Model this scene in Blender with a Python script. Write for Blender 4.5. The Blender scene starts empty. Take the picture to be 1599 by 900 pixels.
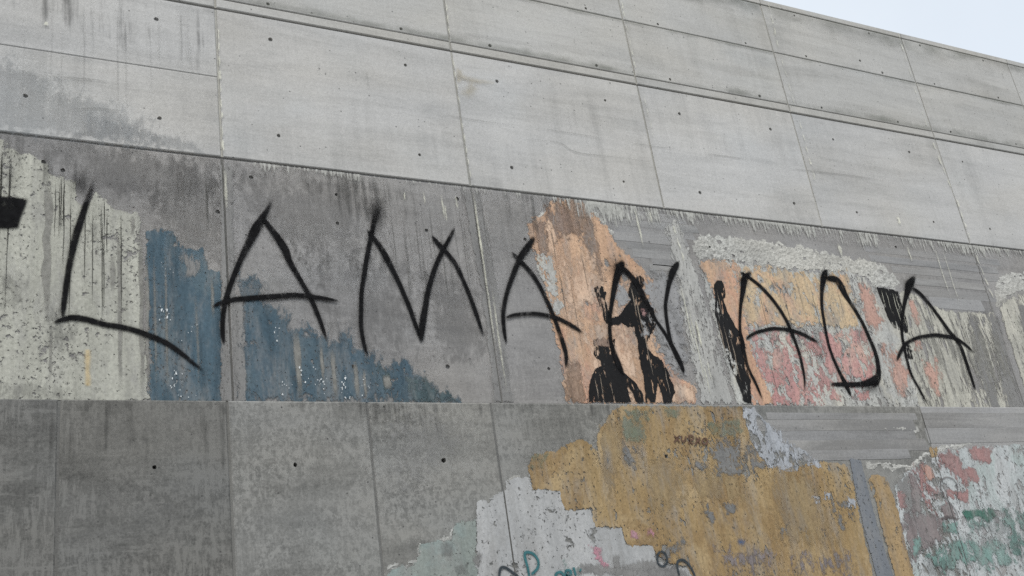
import bpy, bmesh, math, random
import numpy as np
from mathutils import Vector, noise as mn
random.seed(7)
R = math.radians
S = bpy.context.scene
COL = S.collection

# ------------------------------------------------------------------ camera
K = 0.625                       # metres per fitted unit (panel spacing 1.5 m)
EYE = 1.60                      # camera height
FPX = 1659.4                    # focal length in photograph pixels (1599 wide)
YAW, PITCH, ROLL = 0.5363, 0.3844, -0.1527
CAM = Vector((-2.0883 * K, -8.1065 * K, EYE))
_f = Vector((math.sin(YAW) * math.cos(PITCH), math.cos(YAW) * math.cos(PITCH), math.sin(PITCH)))
_r = Vector((math.cos(YAW), -math.sin(YAW), 0)); _u = _r.cross(_f)
RT = math.cos(ROLL) * _r + math.sin(ROLL) * _u
UP = -math.sin(ROLL) * _r + math.cos(ROLL) * _u
FW = _f
cd = bpy.data.cameras.new('camera'); cam = bpy.data.objects.new('camera', cd); COL.objects.link(cam)
from mathutils import Matrix
cam.matrix_world = Matrix(((RT.x, UP.x, -FW.x, CAM.x), (RT.y, UP.y, -FW.y, CAM.y), (RT.z, UP.z, -FW.z, CAM.z), (0, 0, 0, 1)))
cd.sensor_width = 36; cd.lens = 36 * FPX / 1599; cd.clip_start = 0.05; cd.clip_end = 3000
S.camera = cam

# ------------------------------------------------------------------ world, sun, exposure
SUN_EL, SUN_AZ = R(52), R(205)          # azimuth clockwise from +Y; behind the camera
w = bpy.data.worlds.new('World'); S.world = w; w.use_nodes = True
nt = w.node_tree; nt.nodes.clear()
out = nt.nodes.new('ShaderNodeOutputWorld'); bg = nt.nodes.new('ShaderNodeBackground')
sky = nt.nodes.new('ShaderNodeTexSky'); sky.sky_type = 'NISHITA'; sky.sun_disc = False
sky.sun_elevation = SUN_EL; sky.sun_rotation = SUN_AZ; sky.air_density = 1.0; sky.dust_density = 2.5; sky.ozone_density = 1.0
tc = nt.nodes.new('ShaderNodeTexCoord'); cn = nt.nodes.new('ShaderNodeTexNoise')
cn.inputs['Scale'].default_value = 1.7; cn.inputs['Detail'].default_value = 6; cn.inputs['Roughness'].default_value = 0.5
mr = nt.nodes.new('ShaderNodeMapRange'); mr.inputs[1].default_value = 0.3; mr.inputs[2].default_value = 0.7
mr.inputs[3].default_value = 0.78; mr.inputs[4].default_value = 0.97
mx = nt.nodes.new('ShaderNodeMix'); mx.data_type = 'RGBA'; mx.inputs[7].default_value = (7.0, 7.55, 8.1, 1)
nt.links.new(tc.outputs['Generated'], cn.inputs['Vector']); nt.links.new(cn.outputs[0], mr.inputs[0])
nt.links.new(mr.outputs[0], mx.inputs[0]); nt.links.new(sky.outputs[0], mx.inputs[6])
nt.links.new(mx.outputs[2], bg.inputs[0]); bg.inputs[1].default_value = 0.1
nt.links.new(bg.outputs[0], out.inputs[0])
sd = bpy.data.lights.new('sun', 'SUN'); sd.energy = 2.0; sd.angle = R(25); sd.color = (1.0, 0.97, 0.93)
sun = bpy.data.objects.new('sun', sd); COL.objects.link(sun)
sdir = Vector((math.sin(SUN_AZ) * math.cos(SUN_EL), math.cos(SUN_AZ) * math.cos(SUN_EL), math.sin(SUN_EL)))
sun.rotation_euler = sdir.to_track_quat('Z', 'Y').to_euler(); sun.location = (-4, -12, 14)
vs = S.view_settings; vs.view_transform = 'Standard'; vs.look = 'None'; vs.gamma = 1; vs.exposure = 0.40; vs.use_curve_mapping = False
S.cycles.transparent_max_bounces = 24; S.cycles.use_denoising = False

# ------------------------------------------------------------------ wall coordinates
LOWY = -0.025                   # the lower lift of the wall stands 25 mm proud
Z0, Z2, Z1, Z1B, Z1C, ZT = [EYE + K * v for v in (2.6499, 4.8844, 6.4837, 6.5991, 7.387, 8.2335)]
def px(x, y, plane=0.0):
    """point of the wall face (y = plane) seen at a photograph pixel"""
    d = FW * FPX + RT * (x - 799.5) + UP * (450 - y)
    t = (plane - CAM.y) / d.y
    p = CAM + d * t
    return (p.x, p.z)

# ------------------------------------------------------------------ material helper
class Mat:
    def __init__(s, name):
        s.m = bpy.data.materials.new(name); s.m.use_nodes = True
        s.t = s.m.node_tree; s.t.nodes.clear()
        s.out = s.t.nodes.new('ShaderNodeOutputMaterial')
        s.pos = s.t.nodes.new('ShaderNodeNewGeometry').outputs['Position']
        s.rnd = None
    def set(s, sock, v):
        if hasattr(v, 'is_output'): s.t.links.new(v, sock)
        else:
            if isinstance(v, (tuple, list)) and len(v) == 3 and sock.type == 'RGBA': v = (*v, 1)
            sock.default_value = v
    def random(s):
        if s.rnd is None: s.rnd = s.t.nodes.new('ShaderNodeObjectInfo').outputs['Random']
        return s.rnd
    def vec(s, sc, off=(0, 0, 0), base=None):
        n = s.t.nodes.new('ShaderNodeVectorMath'); n.operation = 'MULTIPLY_ADD'
        s.set(n.inputs[0], base or s.pos); n.inputs[1].default_value = sc; n.inputs[2].default_value = off
        return n.outputs[0]
    def noise(s, sc, detail=4, rough=0.55, dist=0.0, off=(0, 0, 0), base=None):
        if not isinstance(sc, tuple): sc = (sc, sc, sc)
        n = s.t.nodes.new('ShaderNodeTexNoise'); n.inputs['Scale'].default_value = 1
        n.inputs['Detail'].default_value = detail; n.inputs['Roughness'].default_value = rough; n.inputs['Distortion'].default_value = dist
        s.t.links.new(s.vec(sc, off, base), n.inputs['Vector']); return n.outputs[0]
    def voro(s, sc, off=(0, 0, 0), base=None):
        if not isinstance(sc, tuple): sc = (sc, sc, sc)
        n = s.t.nodes.new('ShaderNodeTexVoronoi'); n.inputs['Scale'].default_value = 1
        s.t.links.new(s.vec(sc, off, base), n.inputs['Vector']); return n.outputs['Distance'], n.outputs['Color']
    def math(s, op, a, b=0.0, c=0.0):
        n = s.t.nodes.new('ShaderNodeMath'); n.operation = op
        for i, v in enumerate((a, b, c)): s.set(n.inputs[i], v)
        return n.outputs[0]
    def rng(s, v, a, b, c=0.0, d=1.0, smooth=True):
        n = s.t.nodes.new('ShaderNodeMapRange'); n.interpolation_type = 'SMOOTHSTEP' if smooth else 'LINEAR'
        s.set(n.inputs[0], v)
        for i, q in enumerate((a, b, c, d)): s.set(n.inputs[i + 1], q)
        return n.outputs[0]
    def mix(s, f, a, b, mode='MIX'):
        n = s.t.nodes.new('ShaderNodeMix'); n.data_type = 'RGBA'; n.blend_type = mode
        s.set(n.inputs[0], f); s.set(n.inputs[6], a); s.set(n.inputs[7], b); return n.outputs[2]
    def gain(s, col, f):
        """colour times a scalar"""
        n = s.t.nodes.new('ShaderNodeVectorMath'); n.operation = 'SCALE'
        s.set(n.inputs[0], col); s.set(n.inputs[3], f); return n.outputs[0]
    def attr(s, name):
        n = s.t.nodes.new('ShaderNodeAttribute'); n.attribute_name = name; return n.outputs['Fac']
    def finish(s, col, rough=0.9, height=None, bump=0.3, dist=0.004, alpha=None):
        b = s.t.nodes.new('ShaderNodeBsdfPrincipled'); s.set(b.inputs['Base Color'], col); s.set(b.inputs['Roughness'], rough)
        b.inputs['Specular IOR Level'].default_value = 0.12
        if height is not None:
            bp = s.t.nodes.new('ShaderNodeBump'); bp.inputs['Strength'].default_value = bump; bp.inputs['Distance'].default_value = dist
            s.set(bp.inputs['Height'], height); s.t.links.new(bp.outputs[0], b.inputs['Normal'])
        if alpha is None: s.t.links.new(b.outputs[0], s.out.inputs[0])
        else:
            tr = s.t.nodes.new('ShaderNodeBsdfTransparent'); ms = s.t.nodes.new('ShaderNodeMixShader')
            s.set(ms.inputs[0], alpha); s.t.links.new(tr.outputs[0], ms.inputs[1]); s.t.links.new(b.outputs[0], ms.inputs[2])
            s.t.links.new(ms.outputs[0], s.out.inputs[0])
        return s.m

def concrete(name, light, dark, blotch=0.5, streak=0.3, band=0.3, mottle=0.0, tone=0.08, warm=(1, 1, 1), seed=0, pit=1.0, comb=0.0):
    m = Mat(name)
    r = m.random()
    cb = m.t.nodes.new('ShaderNodeCombineXYZ'); m.set(cb.inputs[0], m.math('MULTIPLY', r, 61.0)); m.set(cb.inputs[2], m.math('MULTIPLY', r, 37.0)); cb.inputs[1].default_value = seed
    ad = m.t.nodes.new('ShaderNodeVectorMath'); m.set(ad.inputs[0], m.pos); m.set(ad.inputs[1], cb.outputs[0]); P = ad.outputs[0]
    big = m.rng(m.noise((0.9, 1, 1.1), 5, 0.6, 0.3, base=P), 0.3, 0.7)
    st = m.rng(m.noise((9, 1, 0.5), 4, 0.62, base=P), 0.38, 0.72)
    stg = m.rng(m.noise((0.9, 1, 1.2), 3, 0.5, off=(9, 0, 4), base=P), 0.42, 0.62)
    st = m.math('MULTIPLY', st, stg)
    bd = m.rng(m.noise((0.55, 1, 5.5), 5, 0.62, 0.7, base=P), 0.42, 0.7)
    mo = m.rng(m.noise((30, 1, 23), 7, 0.76, 0.2, base=P), 0.45, 0.57)
    st2 = m.rng(m.noise((38, 1, 1.3), 3, 0.6, 0.1, off=(1, 0, 2), base=P), 0.5, 0.74)
    st = m.math('MULTIPLY_ADD', m.math('MULTIPLY', st2, m.rng(m.noise((1.3, 1, 1.7), 3, 0.5, off=(19, 0, 14), base=P), 0.4, 0.6)), 0.55, st)
    hb = m.rng(m.noise((3.5, 1, 42), 4, 0.62, 0.2, off=(6, 0, 2), base=P), 0.42, 0.68)
    mog = m.rng(m.noise((1.6, 1, 2.2), 4, 0.6, off=(3, 0, 8), base=P), 0.36, 0.62)
    fine = m.noise(95, 3, 0.7, base=P)
    d = m.math('MULTIPLY', big, blotch)
    d = m.math('MULTIPLY_ADD', st, streak, d)
    d = m.math('MULTIPLY_ADD', bd, band, d)
    d = m.math('MULTIPLY_ADD', m.math('SUBTRACT', hb, 0.5), band * 0.35, d)
    if mottle: d = m.math('SUBTRACT', d, m.math('MULTIPLY', m.math('MULTIPLY', mo, mog), mottle))
    if comb:
        cb1 = m.rng(m.noise((42, 1, 7), 6, 0.7, 0.15, off=(5, 0, 5), base=P), 0.47, 0.6)
        cb2 = m.rng(m.noise((4, 1, 26), 6, 0.7, 0.3, off=(8, 0, 5), base=P), 0.5, 0.66)
        cbg = m.rng(m.noise((1.5, 1, 1.9), 6, 0.7, off=(31, 0, 5), base=P), 0.42, 0.56)
        cbh = m.rng(m.noise((1.1, 1, 2.6), 5, 0.65, off=(41, 0, 9), base=P), 0.42, 0.62)
        d = m.math('SUBTRACT', d, m.math('MULTIPLY', m.math('MULTIPLY', cb1, cbg), comb))
        d = m.math('SUBTRACT', d, m.math('MULTIPLY', m.math('MULTIPLY', cb2, cbh), comb * 0.8))
    d = m.math('MULTIPLY_ADD', m.math('SUBTRACT', fine, 0.5), 1.5, d)
    gr2 = m.noise((34, 1, 30), 6, 0.75, 0.2, off=(12, 0, 7), base=P)
    d = m.math('MULTIPLY_ADD', m.math('SUBTRACT', gr2, 0.5), 1.1, d)
    col = m.mix(m.rng(d, -0.25, 1.05, 0, 1, False), light, dark)
    hue = m.noise((0.7, 1, 1.6), 3, 0.5, off=(20, 0, 3), base=P)
    col = m.mix(m.rng(hue, 0.35, 0.7, 0, 0.5), col, m.mix(1.0, col, (1.04, 1.0, 0.93), 'MULTIPLY'))
    hue2 = m.noise((1.1, 1, 1.3), 3, 0.5, off=(2, 0, 33), base=P)
    col = m.mix(m.rng(hue2, 0.5, 0.75, 0, 0.6), col, m.mix(1.0, col, (0.96, 0.99, 1.015), 'MULTIPLY'))
    col = m.mix(1.0, col, warm, 'MULTIPLY')
    col = m.gain(col, m.rng(r, 0, 1, 1 - tone, 1 + tone, False))
    # pores: many pin-holes, a few larger
    v, vc = m.voro(26, base=P); sep = m.t.nodes.new('ShaderNodeSeparateColor'); m.set(sep.inputs[0], vc)
    pr = m.math('MULTIPLY', m.rng(v, 0.06, 0.17, 1, 0), m.math('GREATER_THAN', sep.outputs[0], 0.86))
    v2, vc2 = m.voro((9, 9, 8), off=(4, 0, 1), base=P); s2 = m.t.nodes.new('ShaderNodeSeparateColor'); m.set(s2.inputs[0], vc2)
    pr2 = m.math('MULTIPLY', m.rng(v2, 0.03, 0.075, 1, 0), m.math('GREATER_THAN', s2.outputs[0], 0.72))
    pore = m.math('MAXIMUM', pr, pr2)
    col = m.mix(m.math('MULTIPLY', pore, 0.72 * pit), col, (0.05, 0.05, 0.05))
    h = m.math('MULTIPLY_ADD', fine, 0.5, m.math('MULTIPLY', mo, 0.3))
    h = m.math('SUBTRACT', h, m.math('MULTIPLY', pore, 1.5))
    return m.finish(col, 0.92, h, 0.35, 0.003)

def paint(name, a, b, c=None, chip=0.35, chipscale=9.0, aniso=(1, 1), cluster=1.0, edge=0.03, streak=0.35, dirt=0.3, soft=False, opacity=1.0, seed=0.0, cscale=1.6, speck=0.375, weather=0.62):
    """old flaking wall paint: a/b/c colours in patches, flakes missing, grey weathering runs"""
    def dull(q):
        g = 0.3 * q[0] + 0.55 * q[1] + 0.15 * q[2]
        return tuple((v * 0.68 + g * 0.32) * 0.92 for v in q)
    a, b, c = dull(a), dull(b), (dull(c) if c else None)
    m = Mat(name); o = (seed * 3.1, 0, seed * 1.7)
    ca = m.rng(m.noise((cscale * 2.2, 1, cscale * 1.2), 7, 0.66, 0.4, off=o), 0.36, 0.64)
    col = m.mix(ca, a, b)
    if c: col = m.mix(m.rng(m.noise((3.4, 1, 2.0), 7, 0.68, 0.6, off=(seed + 7, 0, 3)), 0.47, 0.64), col, c)
    st = m.rng(m.noise((15, 1, 0.8), 6, 0.66, off=o), 0.4, 0.72)
    col = m.gain(col, m.rng(st, 0, 1, 1.0, 1 - streak, False))
    wz = m.math('MULTIPLY', m.rng(m.noise((8, 1, 2.2), 8, 0.74, 0.3, off=(seed * 2, 0, 11)), 0.44, 0.72), weather)
    col = m.mix(wz, col, (0.25, 0.247, 0.238))
    fn = m.noise((55, 1, 48), 5, 0.75, off=o)
    col = m.gain(col, m.rng(fn, 0.3, 0.7, 1 - dirt * 1.3, 1 + dirt * 0.8, False))
    v, vc = m.voro((19, 1, 15), off=o); sp = m.t.nodes.new('ShaderNodeSeparateColor'); m.set(sp.inputs[0], vc)
    spot = m.math('MULTIPLY', m.rng(v, 0.03, 0.14, 1, 0), m.math('GREATER_THAN', sp.outputs[0], 0.72))
    col = m.mix(m.math('MULTIPLY', spot, 0.7), col, (0.07, 0.07, 0.066))
    n = m.noise((chipscale * aniso[0], 1, chipscale * aniso[1]), 8, 0.68, 0.25, off=(seed + 1, 0, seed))
    g = m.noise((1.5 * aniso[0] ** 0.5, 1, 1.5), 4, 0.6, off=(seed + 5, 0, seed))
    gg = m.math('MULTIPLY', m.math('SUBTRACT', g, 0.5), 0.55 * cluster)
    al = m.rng(m.math('ADD', gg, n), chip - edge, chip + edge)
    n3 = m.noise((44 * aniso[0] ** 0.5, 1, 40 * aniso[1] ** 0.5), 5, 0.7, off=(seed + 2, 0, seed))
    al = m.math('MULTIPLY', al, m.rng(m.math('MULTIPLY_ADD', gg, 0.8, n3), speck - 0.03, speck + 0.05))
    f = m.attr('fade')
    ne = m.noise((16 * aniso[0] ** 0.5, 1, 16 * aniso[1] ** 0.5), 8, 0.72, 0.3, off=(seed + 9, 0, seed + 4))
    fq = m.math('MULTIPLY_ADD', m.math('SUBTRACT', ne, 0.5), 3.2 if soft else 2.4, f)
    al = m.math('MULTIPLY', al, m.rng(fq, 0.3 if soft else 0.44, 0.8 if soft else 0.56))
    al = m.math('MULTIPLY', al, m.rng(f, 0.0, 0.12))
    if opacity < 1: al = m.math('MULTIPLY', al, opacity)
    h = m.math('ADD', m.math('MULTIPLY', al, 0.7), m.math('MULTIPLY', fn, 0.35))
    return m.finish(col, 0.85, h, 0.28, 0.003, al)

def spray(name, col, opacity=1.0, grain=0.4, rough=0.95, thin=0.9):
    """aerosol paint: opacity follows the 'fade' value of the stroke, broken up into droplets at its rim"""
    m = Mat(name)
    n = m.noise(130, 3, 0.75); n2 = m.noise((22, 1, 14), 4, 0.6)
    f = m.attr('fade')
    q = m.math('MULTIPLY_ADD', m.math('SUBTRACT', n, 0.5), grain, f)
    al = m.math('MULTIPLY', m.rng(q, 0.0, 0.8), m.rng(n2, 0.25, 0.5, thin, 1.0))
    al = m.math('MULTIPLY', al, m.rng(f, 0.0, 0.1))
    if opacity < 1: al = m.math('MULTIPLY', al, opacity)
    c = m.mix(m.rng(m.noise(30, 4, 0.6), 0.3, 0.7), col, tuple(v * 1.5 + 0.003 for v in col))
    return m.finish(c, rough, None, alpha=al)

def streaky(name, col, sx=34, sz=3.0, lo=0.48, hi=0.6, opacity=0.8, off=0.0, c2=None):
    """run-off: fine vertical lines under a joint, fading with 'fade'"""
    m = Mat(name)
    n = m.noise((sx, 1, sz), 4, 0.68, 0.15, off=(off, 0, off)); g = m.noise((1.7, 1, 2.5), 4, 0.6, off=(off + 3, 0, 1))
    f = m.attr('fade')
    q = m.math('ADD', m.math('MULTIPLY_ADD', m.math('SUBTRACT', g, 0.5), 0.9, n), m.math('MULTIPLY', m.math('SUBTRACT', f, 1.0), 0.35))
    al = m.math('MULTIPLY', m.rng(q, lo, hi), m.math('MULTIPLY', m.rng(f, 0.0, 0.25), opacity))
    c = m.mix(m.rng(m.noise(40, 3), 0.35, 0.65), col, c2 or tuple(v * 0.75 for v in col))
    return m.finish(c, 0.9, None, alpha=al)

def srgb(r, g, b, k=1.0):
    f = lambda v: ((v / 255 + 0.055) / 1.055) ** 2.4 if v > 10 else v / 255 / 12.92
    return tuple(f(v) * k for v in (r, g, b))

# ------------------------------------------------------------------ object helpers
def tag(o, label=None, cat=None, group=None, kind=None):
    if label: o['label'] = label
    if cat: o['category'] = cat
    if group: o['group'] = group
    if kind: o['kind'] = kind
    return o
def empty(name, loc=(0, 0, 0)):
    o = bpy.data.objects.new(name, None); o.empty_display_size = 0.2; COL.objects.link(o); o.location = loc; return o
def link(name, bm, mat, parent=None, origin=(0, 0, 0), smooth=False):
    o3 = Vector(origin)
    for v in bm.verts: v.co -= o3
    me = bpy.data.meshes.new(name); bm.to_mesh(me); bm.free(); me.materials.append(mat)
    if smooth:
        for p in me.polygons: p.use_smooth = True
    o = bpy.data.objects.new(name, me); COL.objects.link(o)
    if parent is not None:
        o.parent = parent; o.location = o3 - parent.location
    else: o.location = o3
    return o
STEP = 0.0003
def lay(plane, layer): return plane - 0.0012 - STEP * layer

# seams of the wall face (x positions) for cutting paint open over the joints
SEAM_UP = [px(347, 248)[0], px(735, 291)[0], px(1037, 324)[0], px(1284, 352)[0], px(1515, 380)[0]]
SEAM_UP = [SEAM_UP[0] - 1.55 * k for k in (4, 3, 2, 1)] + SEAM_UP + [px(1571, 95)[0]]
while SEAM_UP[-1] < 22: SEAM_UP.append(SEAM_UP[-1] + 1.49)
SEAM_LOW = [px(90, 760, LOWY)[0], px(361, 760, LOWY)[0], px(586, 760, LOWY)[0], px(785, 760, LOWY)[0]]
_d = SEAM_LOW[2] - SEAM_LOW[1]
SEAM_LOW = [SEAM_LOW[0] - _d * k for k in (8, 7, 6, 5, 4, 3, 2, 1)] + SEAM_LOW
SEAM_LOW += [px(1445, 665, LOWY)[0]]
while SEAM_LOW[-1] < 22: SEAM_LOW.append(SEAM_LOW[-1] + _d * 4)
SEAM_ONE = [q for q in SEAM_UP if not (px(900, 320)[0] < q < px(1400, 380)[0])]     # tier one has been skimmed over between these
GAPV = 0.0065; GAPL = 0.0045
G1 = 0.0075                     # half height of the wide shadow grooves

def cut_seams(bm, seams, half):
    xs = [v.co.x for v in bm.verts]; a, b = min(xs), max(xs)
    for sx in seams:
        if a < sx < b:
            for q in (sx - half, sx + half):
                bmesh.ops.bisect_plane(bm, geom=bm.verts[:] + bm.edges[:] + bm.faces[:], plane_co=(q, 0, 0), plane_no=(1, 0, 0))
            kill = [f for f in bm.faces if sx - half < f.calc_center_median().x < sx + half]
            bmesh.ops.delete(bm, geom=kill, context='FACES')
HOLES = {'up': [], 'low': []}
def cut_holes(bm, holes, r):
    xs = [v.co.x for v in bm.verts]; zs = [v.co.z for v in bm.verts]
    for (hx, hz) in holes:
        if min(xs) < hx < max(xs) and min(zs) < hz < max(zs):
            fs = [f for f in bm.faces if min(v.co.x for v in f.verts) < hx + r and max(v.co.x for v in f.verts) > hx - r and min(v.co.z for v in f.verts) < hz + r and max(v.co.z for v in f.verts) > hz - r]
            if not fs: continue
            def geom():
                fs2 = [f for f in bm.faces if min(v.co.x for v in f.verts) < hx + r and max(v.co.x for v in f.verts) > hx - r and min(v.co.z for v in f.verts) < hz + r and max(v.co.z for v in f.verts) > hz - r]
                return fs2 + list({e for f in fs2 for e in f.edges}) + list({v for f in fs2 for v in f.verts})
            for co, no in (((hx - r, 0, 0), (1, 0, 0)), ((hx + r, 0, 0), (1, 0, 0)), ((0, 0, hz - r), (0, 0, 1)), ((0, 0, hz + r), (0, 0, 1))):
                g = geom()
                if g: bmesh.ops.bisect_plane(bm, geom=g, plane_co=co, plane_no=no)
            kill = [f for f in bm.faces if abs(f.calc_center_median().x - hx) < r and abs(f.calc_center_median().z - hz) < r]
            bmesh.ops.delete(bm, geom=kill, context='FACES')

def ragged(pts, amp, seg, rng):
    """outline with uneven torn edge; pts in metres"""
    out_ = []
    n = len(pts)
    for i in range(n):
        a, b = Vector(pts[i]), Vector(pts[(i + 1) % n]); L = (b - a).length
        k = max(1, int(L / seg)); nrm = Vector((-(b - a).y, (b - a).x)) / max(L, 1e-6)
        for j in range(k):
            t = j / k; p = a + (b - a) * t
            if j:
                q = p * 9
                d = (mn.noise((q.x * 1.0, q.y * 1.0, rng)) * 1.0 + mn.noise((q.x * 2.6, q.y * 2.6, rng + 5)) * 0.6 + mn.noise((q.x * 6, q.y * 6, rng + 9)) * 0.35)
                p = p + nrm * d * amp * min(1, 4 * min(t, 1 - t) + 0.2)
            out_.append((p.x, p.y))
    return out_

def fade_layer(bm): return bm.verts.layers.float.get('fade') or bm.verts.layers.float.new('fade')

COUNT = [0]
def sheet(name, P, mat, parent, layer, low, edge, op=1.0, step=0.012):
    """film of paint inside the outline P (metres): 'fade' runs 0..1 across its rim, open over joints and tie holes"""
    plane = LOWY if low else 0.0
    COUNT[0] += 1; y = lay(plane, layer) - 0.00001 * (COUNT[0] % 27)
    A = np.array(P); B = np.roll(A, -1, 0)
    lo, hi = (0.002, Z0 - 0.002) if low else (Z0 + 0.003, Z2 - G1 - 0.001 if max(p[1] for p in P) < Z2 + 0.03 else ZT)
    x0, z0 = A.min(0) - edge; x1, z1 = A.max(0) + edge
    z0, z1 = max(z0, lo), min(z1, hi)
    bx, bz, holes = [x0, x1], [z0, z1], []
    gaps = [(q - (GAPL if low else GAPV), q + (GAPL if low else GAPV)) for q in (SEAM_LOW if low else (SEAM_ONE if z1 < Z2 + 0.03 else SEAM_UP)) if x0 < q < x1]
    for g in gaps: bx += [v for v in g if x0 < v < x1]
    for hx, hz in HOLES['low' if low else 'up']:
        if x0 < hx - 0.011 and hx + 0.011 < x1 and z0 < hz - 0.011 and hz + 0.011 < z1:
            holes.append((hx, hz)); bx += [hx - 0.011, hx + 0.011]; bz += [hz - 0.011, hz + 0.011]
    def lines(b):
        b = sorted(b); o = [b[0]]
        for q in b[1:]:
            d = q - o[-1]
            if d < 1e-4: continue
            o0 = o[-1]; k = max(1, int(round(d / step)))
            o += [o0 + d * i / k for i in range(1, k + 1)]
        return np.array(o)
    X, Z = lines(bx), lines(bz)
    gx, gz = np.meshgrid(X, Z, indexing='ij'); p = np.stack([gx.ravel(), gz.ravel()], 1)
    d2 = np.full(len(p), 1e9); ins = np.zeros(len(p), bool)
    for q, r_ in zip(A, B):
        e = r_ - q; w_ = p - q; L = max(float(e @ e), 1e-12)
        t = np.clip(w_ @ e / L, 0, 1); v = w_ - t[:, None] * e
        d2 = np.minimum(d2, (v * v).sum(1))
        if abs(e[1]) > 1e-12: ins ^= ((q[1] > p[:, 1]) != (r_[1] > p[:, 1])) & (p[:, 0] < e[0] * (p[:, 1] - q[1]) / e[1] + q[0])
    sd = np.sqrt(d2) * np.where(ins, 1, -1)
    # the rim is uneven
    fade = np.clip(0.5 + sd / (2 * edge), 0, 1) * op
    nx, nz = len(X), len(Z)
    F = fade.reshape(nx, nz)
    keep = np.maximum(np.maximum(F[:-1, :-1], F[1:, :-1]), np.maximum(F[:-1, 1:], F[1:, 1:])) > 0.02
    cx = (X[:-1] + X[1:]) / 2; cz = (Z[:-1] + Z[1:]) / 2
    for g in gaps: keep[(cx > g[0]) & (cx < g[1]), :] = False
    for hx, hz in holes: keep[np.ix_(np.abs(cx - hx) < 0.011, np.abs(cz - hz) < 0.011)] = False
    I, J = np.nonzero(keep)
    if len(I) == 0: I, J = np.array([0]), np.array([0])
    quads = np.stack([I * nz + J, (I + 1) * nz + J, (I + 1) * nz + J + 1, I * nz + J + 1], 1)
    used, inv = np.unique(quads, return_inverse=True); quads = inv.reshape(-1, 4)
    og = Vector(((x0 + x1) / 2, y, z0))
    co = np.stack([p[used, 0] - og.x, np.zeros(len(used)), p[used, 1] - og.z], 1)
    me = bpy.data.meshes.new(name); me.from_pydata(co.tolist(), [], quads.tolist()); me.materials.append(mat)
    at_ = me.attributes.new('fade', 'FLOAT', 'POINT'); at_.data.foreach_set('value', fade[used].astype(np.float32))
    o = bpy.data.objects.new(name, me); COL.objects.link(o)
    if parent is not None: o.parent = parent; o.location = og - parent.location
    else: o.location = og
    return o
def patch(name, pts, mat, parent=None, layer=0, low=False, rag=0.012, edge=None, step=0.012):
    P = [px(x, y, LOWY if low else 0.0) for x, y in pts]
    return sheet(name, P, mat, parent, layer, low, edge or max(0.006, rag * 2.2), 1.0, step)
def blob(name, pts, mat, parent=None, layer=0, low=False, feather=0.45, op=1.0):
    """soft cloud of paint: full in the middle, fading over its uneven rim"""
    P = [px(x, y, LOWY if low else 0.0) for x, y in pts]
    w_ = max(a for a, _ in P) - min(a for a, _ in P); h_ = max(b for _, b in P) - min(b for _, b in P)
    return sheet(name, P, mat, parent, layer, low, max(0.022, feather * 0.5 * min(w_, h_)), op)

def catmull(P, n=7):
    out_ = []
    Q = [P[0]] + list(P) + [P[-1]]
    for i in range(1, len(Q) - 2):
        a, b, c, d = Q[i - 1], Q[i], Q[i + 1], Q[i + 2]
        for j in range(n):
            t = j / n
            out_.append(tuple(0.5 * (2 * b[k] + (c[k] - a[k]) * t + (2 * a[k] - 5 * b[k] + 4 * c[k] - d[k]) * t * t + (3 * b[k] - a[k] - 3 * c[k] + d[k]) * t ** 3) for k in range(len(b))))
    out_.append(tuple(P[-1])); return out_

PXM = 1 / 235.0                # stroke widths are given in photograph pixels
def ribbon(bm, pts, y, feather=3.0, halo=0.0, low=False, taper=True, ends=0.0):
    """pts: (x, y, width[, opacity]) in pixels; a flat stroke with soft flanks"""
    fl = fade_layer(bm); plane = LOWY if low else 0.0
    P = []
    for q in pts:
        u, v = px(q[0], q[1], plane); sc_ = (px(q[0] + 1, q[1], plane)[0] - u) * 0.5 + (v - px(q[0], q[1] + 1, plane)[1]) * 0.5
        P.append((u, v, q[2] * sc_ * 0.5, q[3] if len(q) > 3 else 1.0))
    C = catmull(P); rows = []
    m = len(C)
    for i, (u, v, wd, op) in enumerate(C):
        a, b = C[max(0, i - 1)], C[min(m - 1, i + 1)]
        t = Vector((b[0] - a[0], b[1] - a[1]));
        if t.length < 1e-9: t = Vector((1, 0))
        t.normalize(); nx, nz = -t.y, t.x
        op = max(0, min(1, op)); wd = max(wd, 0.0008)
        if ends: op *= min(1, i / (m * ends), (m - 1 - i) / (m * ends))
        if taper and (i == 0 or i == m - 1): op = 0
        fe = feather * PXM
        prof = [(-wd - fe * 0.5 - halo * PXM, 0), (-wd - fe * 0.5, 0.17 if halo else 0.0), (-max(wd - fe * 0.5, wd * 0.4), 1), (0, 1), (max(wd - fe * 0.5, wd * 0.4), 1), (wd + fe * 0.5, 0.17 if halo else 0.0), (wd + fe * 0.5 + halo * PXM, 0)]
        if not halo: prof = prof[1:-1]
        r_ = []
        for d, f in prof:
            zz = v + nz * d
            zz = min(zz, Z0 - 0.002) if low else max(zz, Z0 + 0.002)
            vv = bm.verts.new((u + nx * d, y, zz)); vv[fl] = f * op; r_.append(vv)
        rows.append(r_)
    for i in range(m - 1):
        for j in range(len(rows[0]) - 1):
            try: bm.faces.new((rows[i][j], rows[i + 1][j], rows[i + 1][j + 1], rows[i][j + 1]))
            except ValueError: pass
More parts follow.
